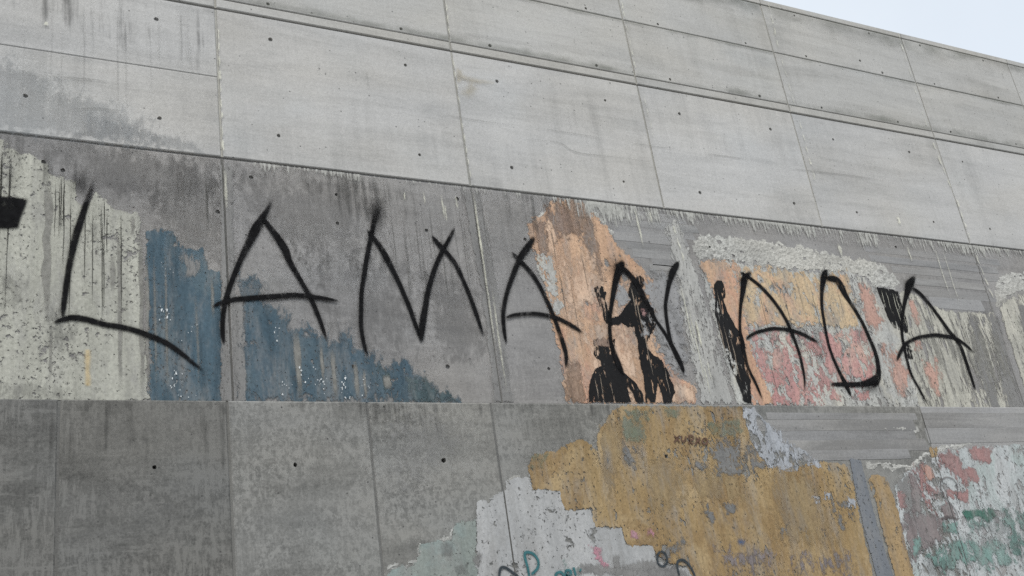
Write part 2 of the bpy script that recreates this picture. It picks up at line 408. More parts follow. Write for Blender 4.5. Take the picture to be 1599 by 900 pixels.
def stroke(name, pts, mat, parent=None, layer=0, low=False, feather=3.0, halo=0.0, cut=False, taper=True):
    plane = LOWY if low else 0.0
    COUNT[0] += 1; bm = bmesh.new(); y = lay(plane, layer) - 0.00001 * (COUNT[0] % 27); ribbon(bm, pts, y, feather, halo, low, taper, 0.0 if low else 0.07)
    if sum(f.normal.y for f in bm.faces) > 0: bmesh.ops.reverse_faces(bm, faces=bm.faces)
    if cut: cut_seams(bm, SEAM_LOW if low else SEAM_UP, GAPL if low else GAPV)
    q = px(pts[-1][0], pts[-1][1], plane)
    return link(name, bm, mat, parent, (q[0], y, q[1]))
def strokes(name, lst, mat, parent=None, layer=0, low=False, feather=3.0, halo=0.0, cut=True, kind=None):
    """many runs of the same stain in one mesh (runs do not cross)"""
    plane = LOWY if low else 0.0
    bm = bmesh.new(); y = lay(plane, layer)
    for k, p in enumerate(lst): ribbon(bm, p, y - (k % 25) * 0.00001, feather, halo, low, True, 0.3)
    if sum(f.normal.y for f in bm.faces) > 0: bmesh.ops.reverse_faces(bm, faces=bm.faces)
    q = px(lst[0][-1][0], lst[0][-1][1], plane)
    o = link(name, bm, mat, parent, (q[0], y, q[1]))
    if kind: o['kind'] = kind
    return o
def band(name, x0, x1, ztop, zbot, mat, parent, layer, low=False, jag=0.02, n=None):
    """run-off strip below a joint: fade 1 at the top, 0 at its uneven lower rim"""
    plane = LOWY if low else 0.0
    bm = bmesh.new(); fl = fade_layer(bm); y = lay(plane, layer); n = n or max(2, int((x1 - x0) / 0.05)); prev = None
    for i in range(n + 1):
        x = x0 + (x1 - x0) * i / n; e = min(1, 5 * min(i, n - i) / n + 0.0)
        zb = zbot + jag * mn.noise((x * 3, 1.3, ztop * 9)) + jag * mn.noise((x * 11, 1.3, ztop * 9))
        c = []
        for t, f in ((0, 1.0), (0.35, 0.8), (0.7, 0.4), (1, 0)):
            v = bm.verts.new((x, y, ztop + (zb - ztop) * t)); v[fl] = f * (e if i in (0, n) else 1); c.append(v)
        if prev:
            for j in range(3): bm.faces.new((prev[j], prev[j + 1], c[j + 1], c[j]))
        prev = c
    if sum(f.normal.y for f in bm.faces) > 0: bmesh.ops.reverse_faces(bm, faces=bm.faces)
    cut_seams(bm, SEAM_LOW if low else SEAM_UP, GAPL if low else GAPV)
    return tag(link(name, bm, mat, parent, ((x0 + x1) / 2, y, zbot)), kind='stuff')

# ------------------------------------------------------------------ materials
C_UP = concrete('concrete_upper', (0.455, 0.455, 0.45), (0.285, 0.285, 0.28), 0.35, 0.35, 0.5, 0.12, 0.035, (0.99, 0.985, 0.96), 1)
C_MID = concrete('concrete_middle', (0.47, 0.47, 0.467), (0.285, 0.287, 0.285), 0.4, 0.4, 0.42, 0.12, 0.04, (1.02, 1.015, 1.0), 2)
C_ONE = concrete('concrete_grey_wash', (0.29, 0.288, 0.287), (0.165, 0.164, 0.165), 0.6, 0.3, 0.4, 0.3, 0.03, (1, 0.99, 0.975), 3, comb=0.3)
C_LOWD = concrete('concrete_dark_foot', (0.165, 0.165, 0.161), (0.062, 0.063, 0.062), 0.7, 0.3, 0.3, 0.5, 0.03, (1, 1, 0.985), 4, comb=0.95)  # stained concrete, with the dimmer light at lower left put into its colour
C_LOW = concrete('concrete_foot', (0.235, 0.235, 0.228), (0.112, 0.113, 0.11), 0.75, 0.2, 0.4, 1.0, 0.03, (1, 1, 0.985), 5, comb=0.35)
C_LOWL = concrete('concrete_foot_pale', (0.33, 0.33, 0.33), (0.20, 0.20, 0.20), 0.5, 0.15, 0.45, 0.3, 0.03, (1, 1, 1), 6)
C_CORE = concrete('concrete_core', (0.30, 0.30, 0.295), (0.18, 0.18, 0.178), 0.5, 0.2, 0.2, 0, 0, (1, 1, 1), 7)

# ------------------------------------------------------------------ the wall: panels with tie holes
wall = empty('concrete_wall', (4, 0, 0))
tag(wall, 'tall grey board-marked concrete wall with open joints, tie holes and old paint', 'wall', kind='thing')

up_px = [(244, 30), (422, 62), (633, 102), (776, 127), (945, 157), (1061, 178), (1203, 202), (1301, 218), (1420, 238), (1503, 253),
         (249, 185), (435, 212), (655, 242), (799, 262), (974, 284), (1093, 301), (1240, 318), (1338, 332), (1458, 347), (1546, 358), (40, 150),
         (418, 3), (626, 44), (765, 71), (932, 105), (1047, 127), (1187, 153), (1284, 171), (1403, 193), (1486, 210), (1588, 229),
         (915, 15), (1028, 41), (1165, 70), (1260, 92), (1379, 117), (1460, 134), (1560, 156), (1343, 95),
         (1238, 16), (1355, 46), (1435, 67), (1534, 92),
         (68, 253), (98, 266), (392, 277), (525, 304), (714, 311), (666, 360), (340, 331), (699, 573), (552, 573), (527, 349), (978, 340), (1108, 388), (1447, 409), (1399, 386), (820, 374), (857, 576), (1036, 350)]
low_px = [(241, 730), (461, 726), (693, 719), (1040, 713)]
HOLES['up'] = [px(*p) for p in up_px]
for i, (hx, hz) in enumerate(HOLES['up']):          # holes set at a joint open just above it
    for zj in (Z1B, Z1C):
        if abs(hz - zj) < 0.06: HOLES['up'][i] = (hx, zj + 0.03)
    if hz > ZT - 0.14: HOLES['up'][i] = (hx, ZT - 0.094)
HOLES['low'] = [px(x, y, LOWY) for x, y in low_px]
# the same rhythm carried on beyond the picture
for z, n0 in ((px(655, 242)[1], 0), (px(633, 102)[1], 0), (px(1260, 92)[1], 0)):
    for k in range(10):
        HOLES['up'].append((SEAM_UP[9] + 0.4 + 0.75 * k, z))
        HOLES['up'].append((SEAM_UP[4] - 1.9 - 0.75 * k, z)) if k < 5 else None

def panel(x0, x1, z0, z1, face, mat, holes, depth=0.07, ch=0.004, hr=0.0125):
    bm = bmesh.new(); seedp = random.random() * 30
    a = hr * 1.5
    hs = [(hx, hz) for hx, hz in holes if x0 + a + ch < hx < x1 - a - ch and z0 + a + ch < hz < z1 - a - ch]
    def breaks(lo, hi, c):
        b = [lo, hi]
        for v in c: b += [v - a, v + a]
        b = sorted(b); o = [b[0]]
        for v in b[1:]:
            d = v - o[-1]
            if d > 1e-5: k = max(1, int(d / 0.045)) if d > 0.06 else 1; q0 = o[-1]; o += [q0 + d * i / k for i in range(1, k + 1)]
        return o
    X = breaks(x0 + ch, x1 - ch, [h[0] for h in hs]); Zb = breaks(z0 + ch, z1 - ch, [h[1] for h in hs])
    V = {}
    def vert(x, z):
        k = (round(x, 5), round(z, 5))
        if k not in V:
            px_, pz_, py_ = x, z, face
            if min(x - X[0], X[-1] - x, z - Zb[0], Zb[-1] - z) < 1e-6:      # worn arris: small knocks along the rim
                n1 = mn.noise((x * 23 + seedp, z * 23, 1.7)); c = 0.0008 + 0.0014 * abs(mn.noise((x * 9, z * 9, 4 + seedp))) + 0.016 * max(0.0, n1 - 0.42)
                if x - X[0] < 1e-6: px_ += c
                elif X[-1] - x < 1e-6: px_ -= c
                if z - Zb[0] < 1e-6: pz_ += c
                elif Zb[-1] - z < 1e-6: pz_ -= c
            V[k] = bm.verts.new((px_, py_, pz_))
        return V[k]
    def hole_in(i, j):
        for hx, hz in hs:
            if X[i] >= hx - a - 1e-5 and X[i + 1] <= hx + a + 1e-5 and Zb[j] >= hz - a - 1e-5 and Zb[j + 1] <= hz + a + 1e-5: return (hx, hz)
    done = set()
    for i in range(len(X) - 1):
        for j in range(len(Zb) - 1):
            h = hole_in(i, j)
            if h is None: bm.faces.new((vert(X[i], Zb[j]), vert(X[i + 1], Zb[j]), vert(X[i + 1], Zb[j + 1]), vert(X[i], Zb[j + 1])))
            elif h not in done:
                done.add(h); hx, hz = h; r_ = hr * random.uniform(0.75, 1.15)
                # border of the cell may carry extra break points: collect them in order
                bx = [v for v in X if hx - a - 1e-5 <= v <= hx + a + 1e-5]; bz = [v for v in Zb if hz - a - 1e-5 <= v <= hz + a + 1e-5]
                loop = [(v, bz[0]) for v in bx] + [(bx[-1], v) for v in bz[1:]] + [(v, bz[-1]) for v in bx[-2::-1]] + [(bx[0], v) for v in bz[-2:0:-1]]
                ob = [vert(*q) for q in loop]; n = len(ob); rim, bot = [], []
                ang = [math.atan2(q[1] - hz, q[0] - hx) for q in loop]
                for k in range(n):
                    d = (ang[(k + 1) % n] - ang[k]) % math.tau
                    for q in range(3):
                        t = ang[k] + d * q / 3; jr = r_ * random.uniform(0.88, 1.14)
                        rim.append(bm.verts.new((hx + math.cos(t) * jr, face, hz + math.sin(t) * jr))); bot.append(bm.verts.new((hx + math.cos(t) * r_ * 0.8, face + 0.055, hz + math.sin(t) * r_ * 0.8)))
                N = len(rim)
                for k in range(n):
                    bm.faces.new((ob[k], ob[(k + 1) % n], rim[(3 * k + 3) % N], rim[3 * k + 2], rim[3 * k + 1], rim[3 * k]))
                for k in range(N): bm.faces.new((rim[k], rim[(k + 1) % N], bot[(k + 1) % N], bot[k]))
                bm.faces.new(bot)
    # bevel and sides
    fr = [v for v in ((X[0], Zb[0]), (X[-1], Zb[0]), (X[-1], Zb[-1]), (X[0], Zb[-1]))]
    edges = [[(x, Zb[0]) for x in X], [(X[-1], z) for z in Zb], [(x, Zb[-1]) for x in X[::-1]], [(X[0], z) for z in Zb[::-1]]]
    outc = [(x0, z0), (x1, z0), (x1, z1), (x0, z1)]
    for k in range(4):
        e = [vert(*q) for q in edges[k]]
        A, B = outc[k], outc[(k + 1) % 4]
        va, vb = bm.verts.new((A[0], face + ch, A[1])), bm.verts.new((B[0], face + ch, B[1]))
        bm.faces.new(e[::-1] + [va, vb])
        wa, wb = bm.verts.new((A[0], face + depth, A[1])), bm.verts.new((B[0], face + depth, B[1]))
        bm.faces.new((vb, va, wa, wb))
    bmesh.ops.remove_doubles(bm, verts=bm.verts, dist=1e-5)
    bmesh.ops.recalc_face_normals(bm, faces=bm.faces)
    ctr = [f for f in bm.faces if abs(f.normal.y) > 0.99 and abs(f.calc_center_median().y - face) < 1e-5]
    if ctr and ctr[0].normal.y > 0: bmesh.ops.reverse_faces(bm, faces=bm.faces)
    return link('concrete_panel', bm, mat, wall, ((x0 + x1) / 2, face, z0))

GH = 0.003
XL, XR = -6.2, SEAM_UP[-1]
cols = [XL] + [s for s in SEAM_UP if s > XL + 0.5]
ZSPLIT = px(170, 95)[1]
for i in range(len(cols) - 1):
    a, b = cols[i] + GAPV, cols[i + 1] - GAPV
    j = lambda: random.uniform(-0.0012, 0.0)
    if abs(cols[i + 1] - SEAM_UP[4]) < 0.01 or abs(cols[i + 1] - SEAM_UP[3]) < 0.01:
        panel(a, b, Z2 + G1, ZSPLIT - 0.001, j(), C_MID, HOLES['up']); panel(a, b, ZSPLIT + 0.001, Z1 - G1, j(), C_MID, HOLES['up'])
    else: panel(a, b, Z2 + G1, Z1 - G1, j(), C_MID, HOLES['up'])
    panel(a, b, Z1 + G1, Z1B - GH, j(), C_UP, HOLES['up'])
    panel(a, b, Z1B + GH, Z1C - GH, j(), C_UP, HOLES['up'])
    panel(a, b, Z1C + GH, ZT - 0.064, j(), C_UP, HOLES['up'])
ocols = [XL] + [s for s in SEAM_ONE if s > XL + 0.5]
for i in range(len(ocols) - 1): panel(ocols[i] + GAPV, ocols[i + 1] - GAPV, Z0 + 0.002, Z2 - G1, 0.0, C_ONE, HOLES['up'])
lcols = [s for s in SEAM_LOW if s > XL]
lcols = [XL] + lcols
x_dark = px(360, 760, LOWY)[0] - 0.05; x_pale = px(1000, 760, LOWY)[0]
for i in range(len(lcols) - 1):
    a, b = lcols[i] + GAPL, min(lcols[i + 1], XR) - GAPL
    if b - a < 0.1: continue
    m = C_LOWD if a < x_dark - 0.1 else (C_LOW if a < x_pale else C_LOWL)  # foot colour steps darker leftward: painted light falloff as well as stains
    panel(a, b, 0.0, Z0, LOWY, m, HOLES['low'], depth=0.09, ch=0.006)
# core behind the panels and sloped coping pieces
def boxbm(bm, x0, x1, y0, y1, z0, z1):
    v = [bm.verts.new(q) for q in ((x0, y0, z0), (x1, y0, z0), (x1, y1, z0), (x0, y1, z0), (x0, y0, z1), (x1, y0, z1), (x1, y1, z1), (x0, y1, z1))]
    for f in ((0, 1, 5, 4), (1, 2, 6, 5), (2, 3, 7, 6), (3, 0, 4, 7), (4, 5, 6, 7), (3, 2, 1, 0)): bm.faces.new([v[k] for k in f])
bm = bmesh.new(); boxbm(bm, XL - 0.02, XR + 0.02, 0.014, 0.55, -0.3, ZT - 0.07); link('wall_core', bm, C_CORE, wall, (4, 0.3, -0.3))
for i in range(len(cols) - 1):
    a, b = cols[i] + 0.003, cols[i + 1] - 0.003
    bm = bmesh.new()
    prof = [(-0.002, ZT - 0.058), (-0.004, ZT - 0.054), (-0.004, ZT - 0.012), (0.008, ZT), (0.58, ZT - 0.02), (0.58, ZT - 0.08), (0.02, ZT - 0.062)]
    L = [bm.verts.new((a, y, z)) for y, z in prof]; Rr = [bm.verts.new((b, y, z)) for y, z in prof]; n = len(prof)
    for k in range(n): bm.faces.new((L[k], Rr[k], Rr[(k + 1) % n], L[(k + 1) % n]))
    bm.faces.new(L[::-1]); bm.faces.new(Rr); bmesh.ops.recalc_face_normals(bm, faces=bm.faces)
    link('coping', bm, C_UP, wall, ((a + b) / 2, 0, ZT - 0.05))

# mortar left in the upright joints, set back from the face
C_FILL = concrete('joint_mortar', (0.40, 0.395, 0.375), (0.20, 0.198, 0.19), 0.6, 0.2, 0.2, 0.3, 0.1, (1, 1, 0.97), 8)
C_FILLD = concrete('joint_mortar_dark', (0.17, 0.17, 0.165), (0.10, 0.10, 0.10), 0.6, 0.2, 0.2, 0.3, 0.1, (1, 1, 0.98), 9)
for sx in SEAM_UP:
    if not (XL < sx < XR): continue
    for (za, zb, dep) in ((Z0 + 0.002, Z2 - G1, 0.003), )[:1 if sx in SEAM_ONE else 0] + ((Z2 + G1, Z1 - G1, 0.006), (Z1 + G1, ZT - 0.07, 0.007)):
        bm = bmesh.new(); boxbm(bm, sx - GAPV + 0.001, sx + GAPV - 0.001, dep, 0.0139, za, zb); bmesh.ops.recalc_face_normals(bm, faces=bm.faces)
        link('joint_mortar', bm, C_FILL if za > Z0 + 0.1 else C_FILLD, wall, (sx, dep, za))
for sx in SEAM_LOW:
    if not (XL < sx < XR): continue
    bm = bmesh.new(); boxbm(bm, sx - GAPL - 0.001, sx + GAPL + 0.001, LOWY + 0.005, 0.0139, 0.0, Z0 - 0.006); bmesh.ops.recalc_face_normals(bm, faces=bm.faces)
    link('joint_mortar', bm, C_FILLD, wall, (sx, LOWY, 0))

# ------------------------------------------------------------------ ground
mg = Mat('paving_ground')
gcol = mg.mix(mg.rng(mg.noise(1.2, 6, 0.6), 0.35, 0.65), (0.22, 0.215, 0.21), (0.30, 0.295, 0.285))
gcol = mg.mix(mg.rng(mg.noise(40, 4, 0.7), 0.4, 0.65, 0, 0.5), gcol, (0.15, 0.147, 0.142))
GM = mg.finish(gcol, 0.9, mg.noise(60, 4, 0.7), 0.4, 0.006)
bm = bmesh.new(); bmesh.ops.create_grid(bm, x_segments=8, y_segments=8, size=900)
tag(link('ground', bm, GM), 'pale concrete ground in front of the wall', None, kind='structure')

# ------------------------------------------------------------------ paint materials
P_CREAM = paint('paint_cream', srgb(182, 182, 166), srgb(170, 170, 155), None, 0.37, 11, (1, 1), 0.9, 0.03, 0.22, 0.22, seed=1)
P_BLUE = paint('paint_blue', srgb(72, 102, 118), srgb(64, 92, 107), srgb(82, 108, 120), 0.30, 9, (1.5, 0.7), 0.8, 0.06, 0.35, 0.2, seed=2)
P_BLUES = paint('paint_blue_faded', srgb(70, 100, 117), srgb(64, 92, 107), srgb(82, 106, 118), 0.31, 9, (1.5, 0.7), 0.9, 0.08, 0.3, 0.2, soft=True, seed=2)
P_TEAL = paint('paint_teal', srgb(74, 98, 104), srgb(88, 108, 108), None, 0.38, 7, (1.4, 0.8), 1.0, 0.08, 0.3, 0.2, soft=True, seed=3)
P_ORANGE = paint('paint_orange', srgb(216, 170, 124), srgb(204, 156, 112), srgb(212, 154, 116), 0.39, 10, (1.2, 0.8), 0.85, 0.03, 0.25, 0.25, seed=4, weather=0.75)
P_PEACH = paint('paint_peach', srgb(226, 186, 148), srgb(214, 172, 134), None, 0.44, 6, (1.4, 0.7), 1.1, 0.08, 0.25, 0.2, soft=True, seed=5)
P_RUST = paint('paint_rust', srgb(160, 128, 100), srgb(150, 122, 104), None, 0.36, 9, (2.0, 0.5), 0.9, 0.08, 0.4, 0.3, soft=True, seed=6)
P_YELLOW = paint('paint_yellow', srgb(216, 186, 134), srgb(206, 172, 122), srgb(212, 164, 122), 0.43, 12, (1.5, 0.8), 1.0, 0.03, 0.25, 0.25, seed=7, weather=0.75)
P_PINK = paint('paint_pink', srgb(208, 148, 140), srgb(198, 136, 130), srgb(212, 166, 146), 0.47, 11, (1.3, 0.8), 1.1, 0.03, 0.25, 0.28, seed=8, weather=0.8)
P_SALMON = paint('paint_salmon', srgb(206, 156, 134), srgb(196, 146, 126), None, 0.44, 8, (1.6, 0.6), 1.0, 0.05, 0.25, 0.25, soft=True, seed=9)
P_PALE = paint('paint_pale', srgb(190, 190, 182), srgb(178, 179, 174), srgb(196, 192, 176), 0.43, 11, (1.6, 0.8), 0.9, 0.03, 0.3, 0.28, seed=10)
P_PALE2 = paint('paint_pale_cream', srgb(198, 194, 176), srgb(184, 182, 166), None, 0.44, 11, (2.2, 0.45), 1.0, 0.04, 0.35, 0.25, seed=11)
P_STRIP = paint('paint_pale_strip', srgb(184, 183, 176), srgb(170, 170, 165), None, 0.38, 12, (2.0, 0.5), 0.7, 0.05, 0.2, 0.16, seed=12)
P_MIST = paint('overpaint_grey', srgb(158, 158, 158), srgb(148, 148, 149), None, 0.2, 6, (1, 1), 0.6, 0.1, 0.15, 0.12, soft=True, seed=13)
P_MISTD = paint('overpaint_dark', srgb(104, 103, 104), srgb(96, 96, 97), None, 0.3, 6, (1.6, 1), 0.8, 0.12, 0.3, 0.15, soft=True, seed=14)
P_SEAL = paint('overpaint_streak', srgb(146, 145, 142), srgb(134, 133, 131), None, 0.34, 10, (2.4, 0.35), 0.8, 0.1, 0.2, 0.15, soft=True, opacity=0.85, seed=15)
P_BARE = paint('bare_concrete', srgb(126, 126, 124), srgb(116, 116, 115), None, 0.46, 11, (1.3, 0.8), 1.0, 0.04, 0.2, 0.2, soft=True, seed=44)
P_OCHRE = paint('paint_ochre', srgb(170, 138, 74), srgb(150, 117, 60), srgb(180, 150, 92), 0.38, 12, (1.3, 0.75), 0.95, 0.025, 0.22, 0.22, seed=16)
P_OCHREP = paint('paint_ochre_light', srgb(176, 148, 92), srgb(166, 136, 82), None, 0.42, 5, (1.6, 0.5), 1.0, 0.1, 0.2, 0.2, soft=True, seed=17, opacity=0.8)
P_WHITE = paint('paint_white', srgb(178, 179, 178), srgb(164, 166, 166), None, 0.4, 12, (1.0, 1.0), 0.95, 0.025, 0.16, 0.15, seed=18)
P_WHITEF = paint('paint_white_flaked', srgb(176, 182, 190), srgb(164, 170, 178), None, 0.5, 13, (1.4, 0.8), 0.9, 0.03, 0.3, 0.25, seed=19)
P_GREEN = paint('paint_sage', srgb(142, 152, 144), srgb(130, 142, 136), srgb(138, 158, 154), 0.39, 9, (1, 1), 1.0, 0.04, 0.15, 0.2, seed=20)
P_MINT = paint('paint_mint', srgb(128, 142, 118), srgb(126, 136, 108), None, 0.46, 7, (1.2, 0.9), 1.0, 0.1, 0.2, 0.2, soft=True, opacity=0.7, seed=21)
P_STRIPE = paint('paint_slate', srgb(118, 124, 132), srgb(110, 117, 125), None, 0.1, 8, (1, 1), 0.5, 0.03, 0.1, 0.1, seed=22)
P_YEL2 = paint('paint_mustard', srgb(178, 144, 84), srgb(164, 132, 76), None, 0.39, 9, (1.2, 0.8), 1.0, 0.03, 0.2, 0.22, seed=23)
P_ICE = paint('paint_ice', srgb(190, 194, 194), srgb(178, 186, 186), srgb(168, 184, 180), 0.445, 13, (1.4, 0.8), 1.0, 0.03, 0.2, 0.22, seed=24)
P_RED = paint('paint_red', srgb(174, 126, 122), srgb(164, 120, 116), None, 0.46, 8, (1.2, 0.9), 1.0, 0.05, 0.2, 0.25, soft=True, seed=25)
P_AQUA = paint('paint_aqua', srgb(108, 154, 144), srgb(134, 168, 160), None, 0.475, 8, (1.3, 0.9), 1.0, 0.06, 0.2, 0.2, soft=True, seed=26)
P_DGREEN = paint('paint_green', srgb(56, 118, 100), srgb(66, 126, 110), None, 0.4, 8, (1.3, 0.9), 1.0, 0.06, 0.2, 0.2, soft=True, seed=27)
P_MAUVE = paint('paint_mauve', srgb(146, 130, 128), srgb(132, 122, 122), None, 0.4, 8, (1.6, 0.6), 0.9, 0.05, 0.25, 0.2, soft=True, seed=28)
P_ROSE = paint('paint_rose', srgb(206, 130, 150), srgb(196, 122, 142), None, 0.3, 10, (1, 1), 0.8, 0.05, 0.15, 0.15, soft=True, seed=29)
P_BLACKF = paint('paint_black', (0.012, 0.012, 0.013), (0.018, 0.018, 0.019), None, 0.42, 15, (2.0, 0.6), 0.9, 0.03, 0.1, 0.2, seed=30, speck=0.33, weather=0.0)
P_BLACKW = paint('paint_black_worn', (0.014, 0.014, 0.015), (0.02, 0.02, 0.021), None, 0.425, 16, (2.0, 0.6), 0.9, 0.03, 0.1, 0.2, seed=31, weather=0.0)
P_BOARDL = concrete('board_mark_light', (0.31, 0.31, 0.308), (0.19, 0.19, 0.19), 0.4, 0.2, 0.8, 0, 0.06, (1, 1, 1), 31)
P_BOARDD = concrete('board_mark_dark', (0.28, 0.28, 0.28), (0.165, 0.165, 0.165), 0.4, 0.2, 0.8, 0, 0.06, (1, 1, 1), 32)
P_ROUGH = concrete('rough_plaster', (0.44, 0.44, 0.425), (0.19, 0.188, 0.18), 0.5, 0.2, 0.2, 0.9, 0.03, (1, 1, 0.98), 33)
SP_BLACK = spray('spray_black', (0.004, 0.004, 0.0045), thin=0.6)
SP_TEAL = spray('spray_teal', srgb(52, 92, 96)); SP_DARK = spray('spray_dark', srgb(50, 56, 60))
SP_FAINT = spray('pencil_dark', srgb(84, 80, 80), 0.6, 0.8); SP_BROWN = spray('marker_brown', srgb(84, 66, 56)); SP_WHITE = spray('spray_white', srgb(196, 200, 200), 0.75)
ST_WHITE = streaky('lime_runs', srgb(188, 188, 182), 60, 6.0, 0.44, 0.58, 0.75, 1)
ST_DARK = streaky('dirt_runs', srgb(70, 70, 68), 26, 1.6, 0.48, 0.74, 0.4, 4)
ST_TOP = streaky('algae_stain', srgb(104, 108, 98), 2.5, 6.0, 0.2, 0.75, 0.4, 7)
DR_DARK = spray('drip_dark', srgb(72, 72, 68), 0.6, 0.6); DR_GREY = spray('drip_grey', srgb(122, 121, 116), 0.75, 0.8)
DR_LINE = spray('drip_line', srgb(58, 58, 54), 0.85, 0.5)
SCR = spray('scratch_pale', srgb(150, 138, 124), 0.5, 1.4)
DR_CRACK = spray('crack_dark', srgb(96, 96, 94), 0.5, 0.8)
LIME = spray('lime_deposit', srgb(196, 195, 180), 0.55, 1.3, 0.95)
RUSTY = spray('rust_stain', srgb(146, 134, 104), 0.3, 0.6)
BLUEST = paint('blue_grey_wash', srgb(134, 142, 148), srgb(142, 147, 150), None, 0.3, 4, (1.6, 0.8), 0.8, 0.15, 0.2, 0.1, soft=True, opacity=0.24, seed=41)
GRIME = paint('grime_wash', srgb(92, 90, 88), srgb(84, 84, 84), None, 0.42, 5, (1.8, 0.6), 1.0, 0.14, 0.3, 0.15, soft=True, opacity=0.24, seed=42)
DIRT = paint('dirt_wash', srgb(168, 167, 164), srgb(158, 158, 156), None, 0.46, 6, (1.2, 1.6), 1.0, 0.14, 0.3, 0.15, soft=True, opacity=0.3, seed=43)

# ------------------------------------------------------------------ weathering that belongs to the wall
Q = wall
def wob(x0, y0, x1, y1, w_, op=1.0, n=5, j=0.7):
    return [(x0 + (x1 - x0) * i / n + random.uniform(-j, j), y0 + (y1 - y0) * i / n, w_ * random.uniform(0.6, 1.3), op) for i in range(n + 1)]
def down(x, y, y2, w_, op=1.0, n=5, j=0.5, low=False):
    """a run that follows the plumb line from a pixel to a lower one"""
    u, v = px(x, y, LOWY if low else 0.0); pts = []
    for i in range(n + 1):
        yy = y + (y2 - y) * i / n
        # walk along the upright through (x, y)
        lo_, hi_ = x - 300, x + 300
        for _ in range(30):
            md = (lo_ + hi_) / 2
            if px(md, yy, LOWY if low else 0.0)[0] < u: lo_ = md
            else: hi_ = md
        pts.append((md + random.uniform(-j, j), yy, w_ * random.uniform(0.7, 1.25), op))
    return pts
# lime along the upright joints
lime = []
for (xa, ya, xb, yb, o_) in ((338, 45, 346, 240, 1), (694, 5, 699, 60, 0.8), (704, 92, 716, 170, 0.5), (718, 190, 733, 285, 0.7), (967, 2, 973, 32, 0.8), (975, 40, 990, 112, 0.7), (1002, 150, 1020, 225, 0.4), (1196, 4, 1214, 82, 0.9), (1217, 92, 1238, 165, 0.5), (1245, 190, 1270, 285, 0.8), (1398, 50, 1420, 122, 0.6), (1424, 135, 1446, 205, 0.4), (1453, 222, 1484, 300, 0.9), (1490, 312, 1513, 378, 0.8), (1520, 398, 1548, 468, 0.8), (1048, 352, 1066, 412, 0.9)):
    L_ = math.hypot(xb - xa, yb - ya); k = int(L_ / 22) + 1
    for i in range(k):
        t0, t1 = i / k, (i + random.uniform(0.6, 1.05)) / k
        lime.append(wob(xa + (xb - xa) * t0 + 2, ya + (yb - ya) * t0, xa + (xb - xa) * min(t1, 1) + 2, ya + (yb - ya) * min(t1, 1), random.uniform(1.2, 2.6), o_ * random.uniform(0.5, 1), 4, 0.6))
strokes('lime_deposit', lime, LIME, Q, 30, feather=1.5, kind='stuff')
# run-off under the two grooves, the coping and the edge of the foot
band('lime_runs', px(380, 255)[0], px(1599, 395)[0] + 6, Z2 - G1 - 0.002, Z2 - G1 - 0.085, ST_WHITE, Q, 24, jag=0.035)
band('lime_runs', px(860, 310)[0], px(1599, 395)[0] + 6, Z2 - G1 - 0.004, Z2 - G1 - 0.20, ST_WHITE, Q, 25, jag=0.06)
band('dirt_runs', XL + 0.1, px(900, 300)[0], Z2 - G1 - 0.006, Z2 - 0.75, ST_DARK, Q, 23, jag=0.2)
band('dirt_runs', px(0, 40)[0] - 1.0, px(335, 120)[0], Z1 - G1 - 0.01, Z2 + 0.1, ST_DARK, Q, 23, jag=0.15)
band('algae_stain', XL + 0.1, XR - 0.1, ZT - 0.066, ZT - 0.24, ST_TOP, Q, 23, jag=0.04)
band('dirt_runs', XL + 0.1, XR - 0.1, Z1C - GH - 0.004, Z1C - 0.035, ST_TOP, Q, 22, jag=0.012)
band('dirt_runs', XL + 0.1, XR - 0.1, Z1B + GH + 0.004, Z1B + GH + 0.07, ST_TOP, Q, 22, jag=0.02)
band('dirt_runs', XL + 0.1, px(1180, 640)[0], Z0 - 0.008, Z0 - 0.4, ST_DARK, Q, 23, low=True, jag=0.15)
# long dark runs on the panel at the far left
runs = []
for x, ya, yb, w_, o_ in ((40, 8, 190, 1.6, .35), (82, 10, 150, 2.2, .5), (97, 30, 150, 1.4, .4), (132, 18, 165, 2, .6), (146, 0, 110, 2, .35), (183, 0, 190, 2.2, .55), (196, 30, 180, 1.6, .5), (234, 36, 170, 1.8, .45), (247, 20, 110, 1.6, .4), (281, 0, 112, 2.6, .7), (291, 10, 120, 2, .45), (297, 65, 118, 3, .5), (78, 150, 215, 2, .35), (93, 140, 165, 3, .5), (132, 180, 225, 1.6, .4), (200, 180, 230, 1.6, .35), (287, 190, 240, 1.6, .35), (571, 105, 145, 3, .5), (497, 95, 118, 3, .4), (884, 165, 215, 1.6, .35), (893, 160, 205, 2, .4), (1120, 215, 240, 1.6, .35), (1126, 205, 248, 1.6, .4), (1165, 225, 262, 1.6, .35), (820, 165, 195, 1.5, .35), (1563, 112, 126, 3, .45), (895, 58, 75, 2.5, .5), (1546, 165, 178, 3, .4), (1563, 168, 182, 3, .4), (1255, 165, 180, 1.5, .3), (1345, 245, 280, 1.4, .35), (1362, 250, 290, 1.4, .3), (1398, 255, 292, 1.4, .3), (1290, 238, 270, 1.2, .3)):
    runs.append(down(x, ya, yb, w_ * 0.9, o_ * 0.42))
strokes('dirt_run', runs, DR_DARK, Q, 20, feather=2.5, kind='stuff')
# hair cracks and pour lines
cr = []
for p in (((688, 180), (716, 184), (745, 189), (800, 197)), ((832, 200), (880, 207), (950, 218)), ((980, 223), (1017, 229), (1060, 234)), ((1100, 241), (1135, 245), (1170, 251)), ((1215, 262), (1268, 268), (1330, 275), (1390, 285)), ((65, 118), (100, 122), (130, 124), (170, 128)), ((200, 175), (150, 170), (110, 172)), ((810, 217), (870, 223), (895, 237), (930, 243), (1010, 252))):
    cr.append([(x, y, 0.9, random.uniform(.5, .8)) for x, y in p])
strokes('hair_crack', cr, DR_CRACK, Q, 19, feather=1.2, kind='stuff')
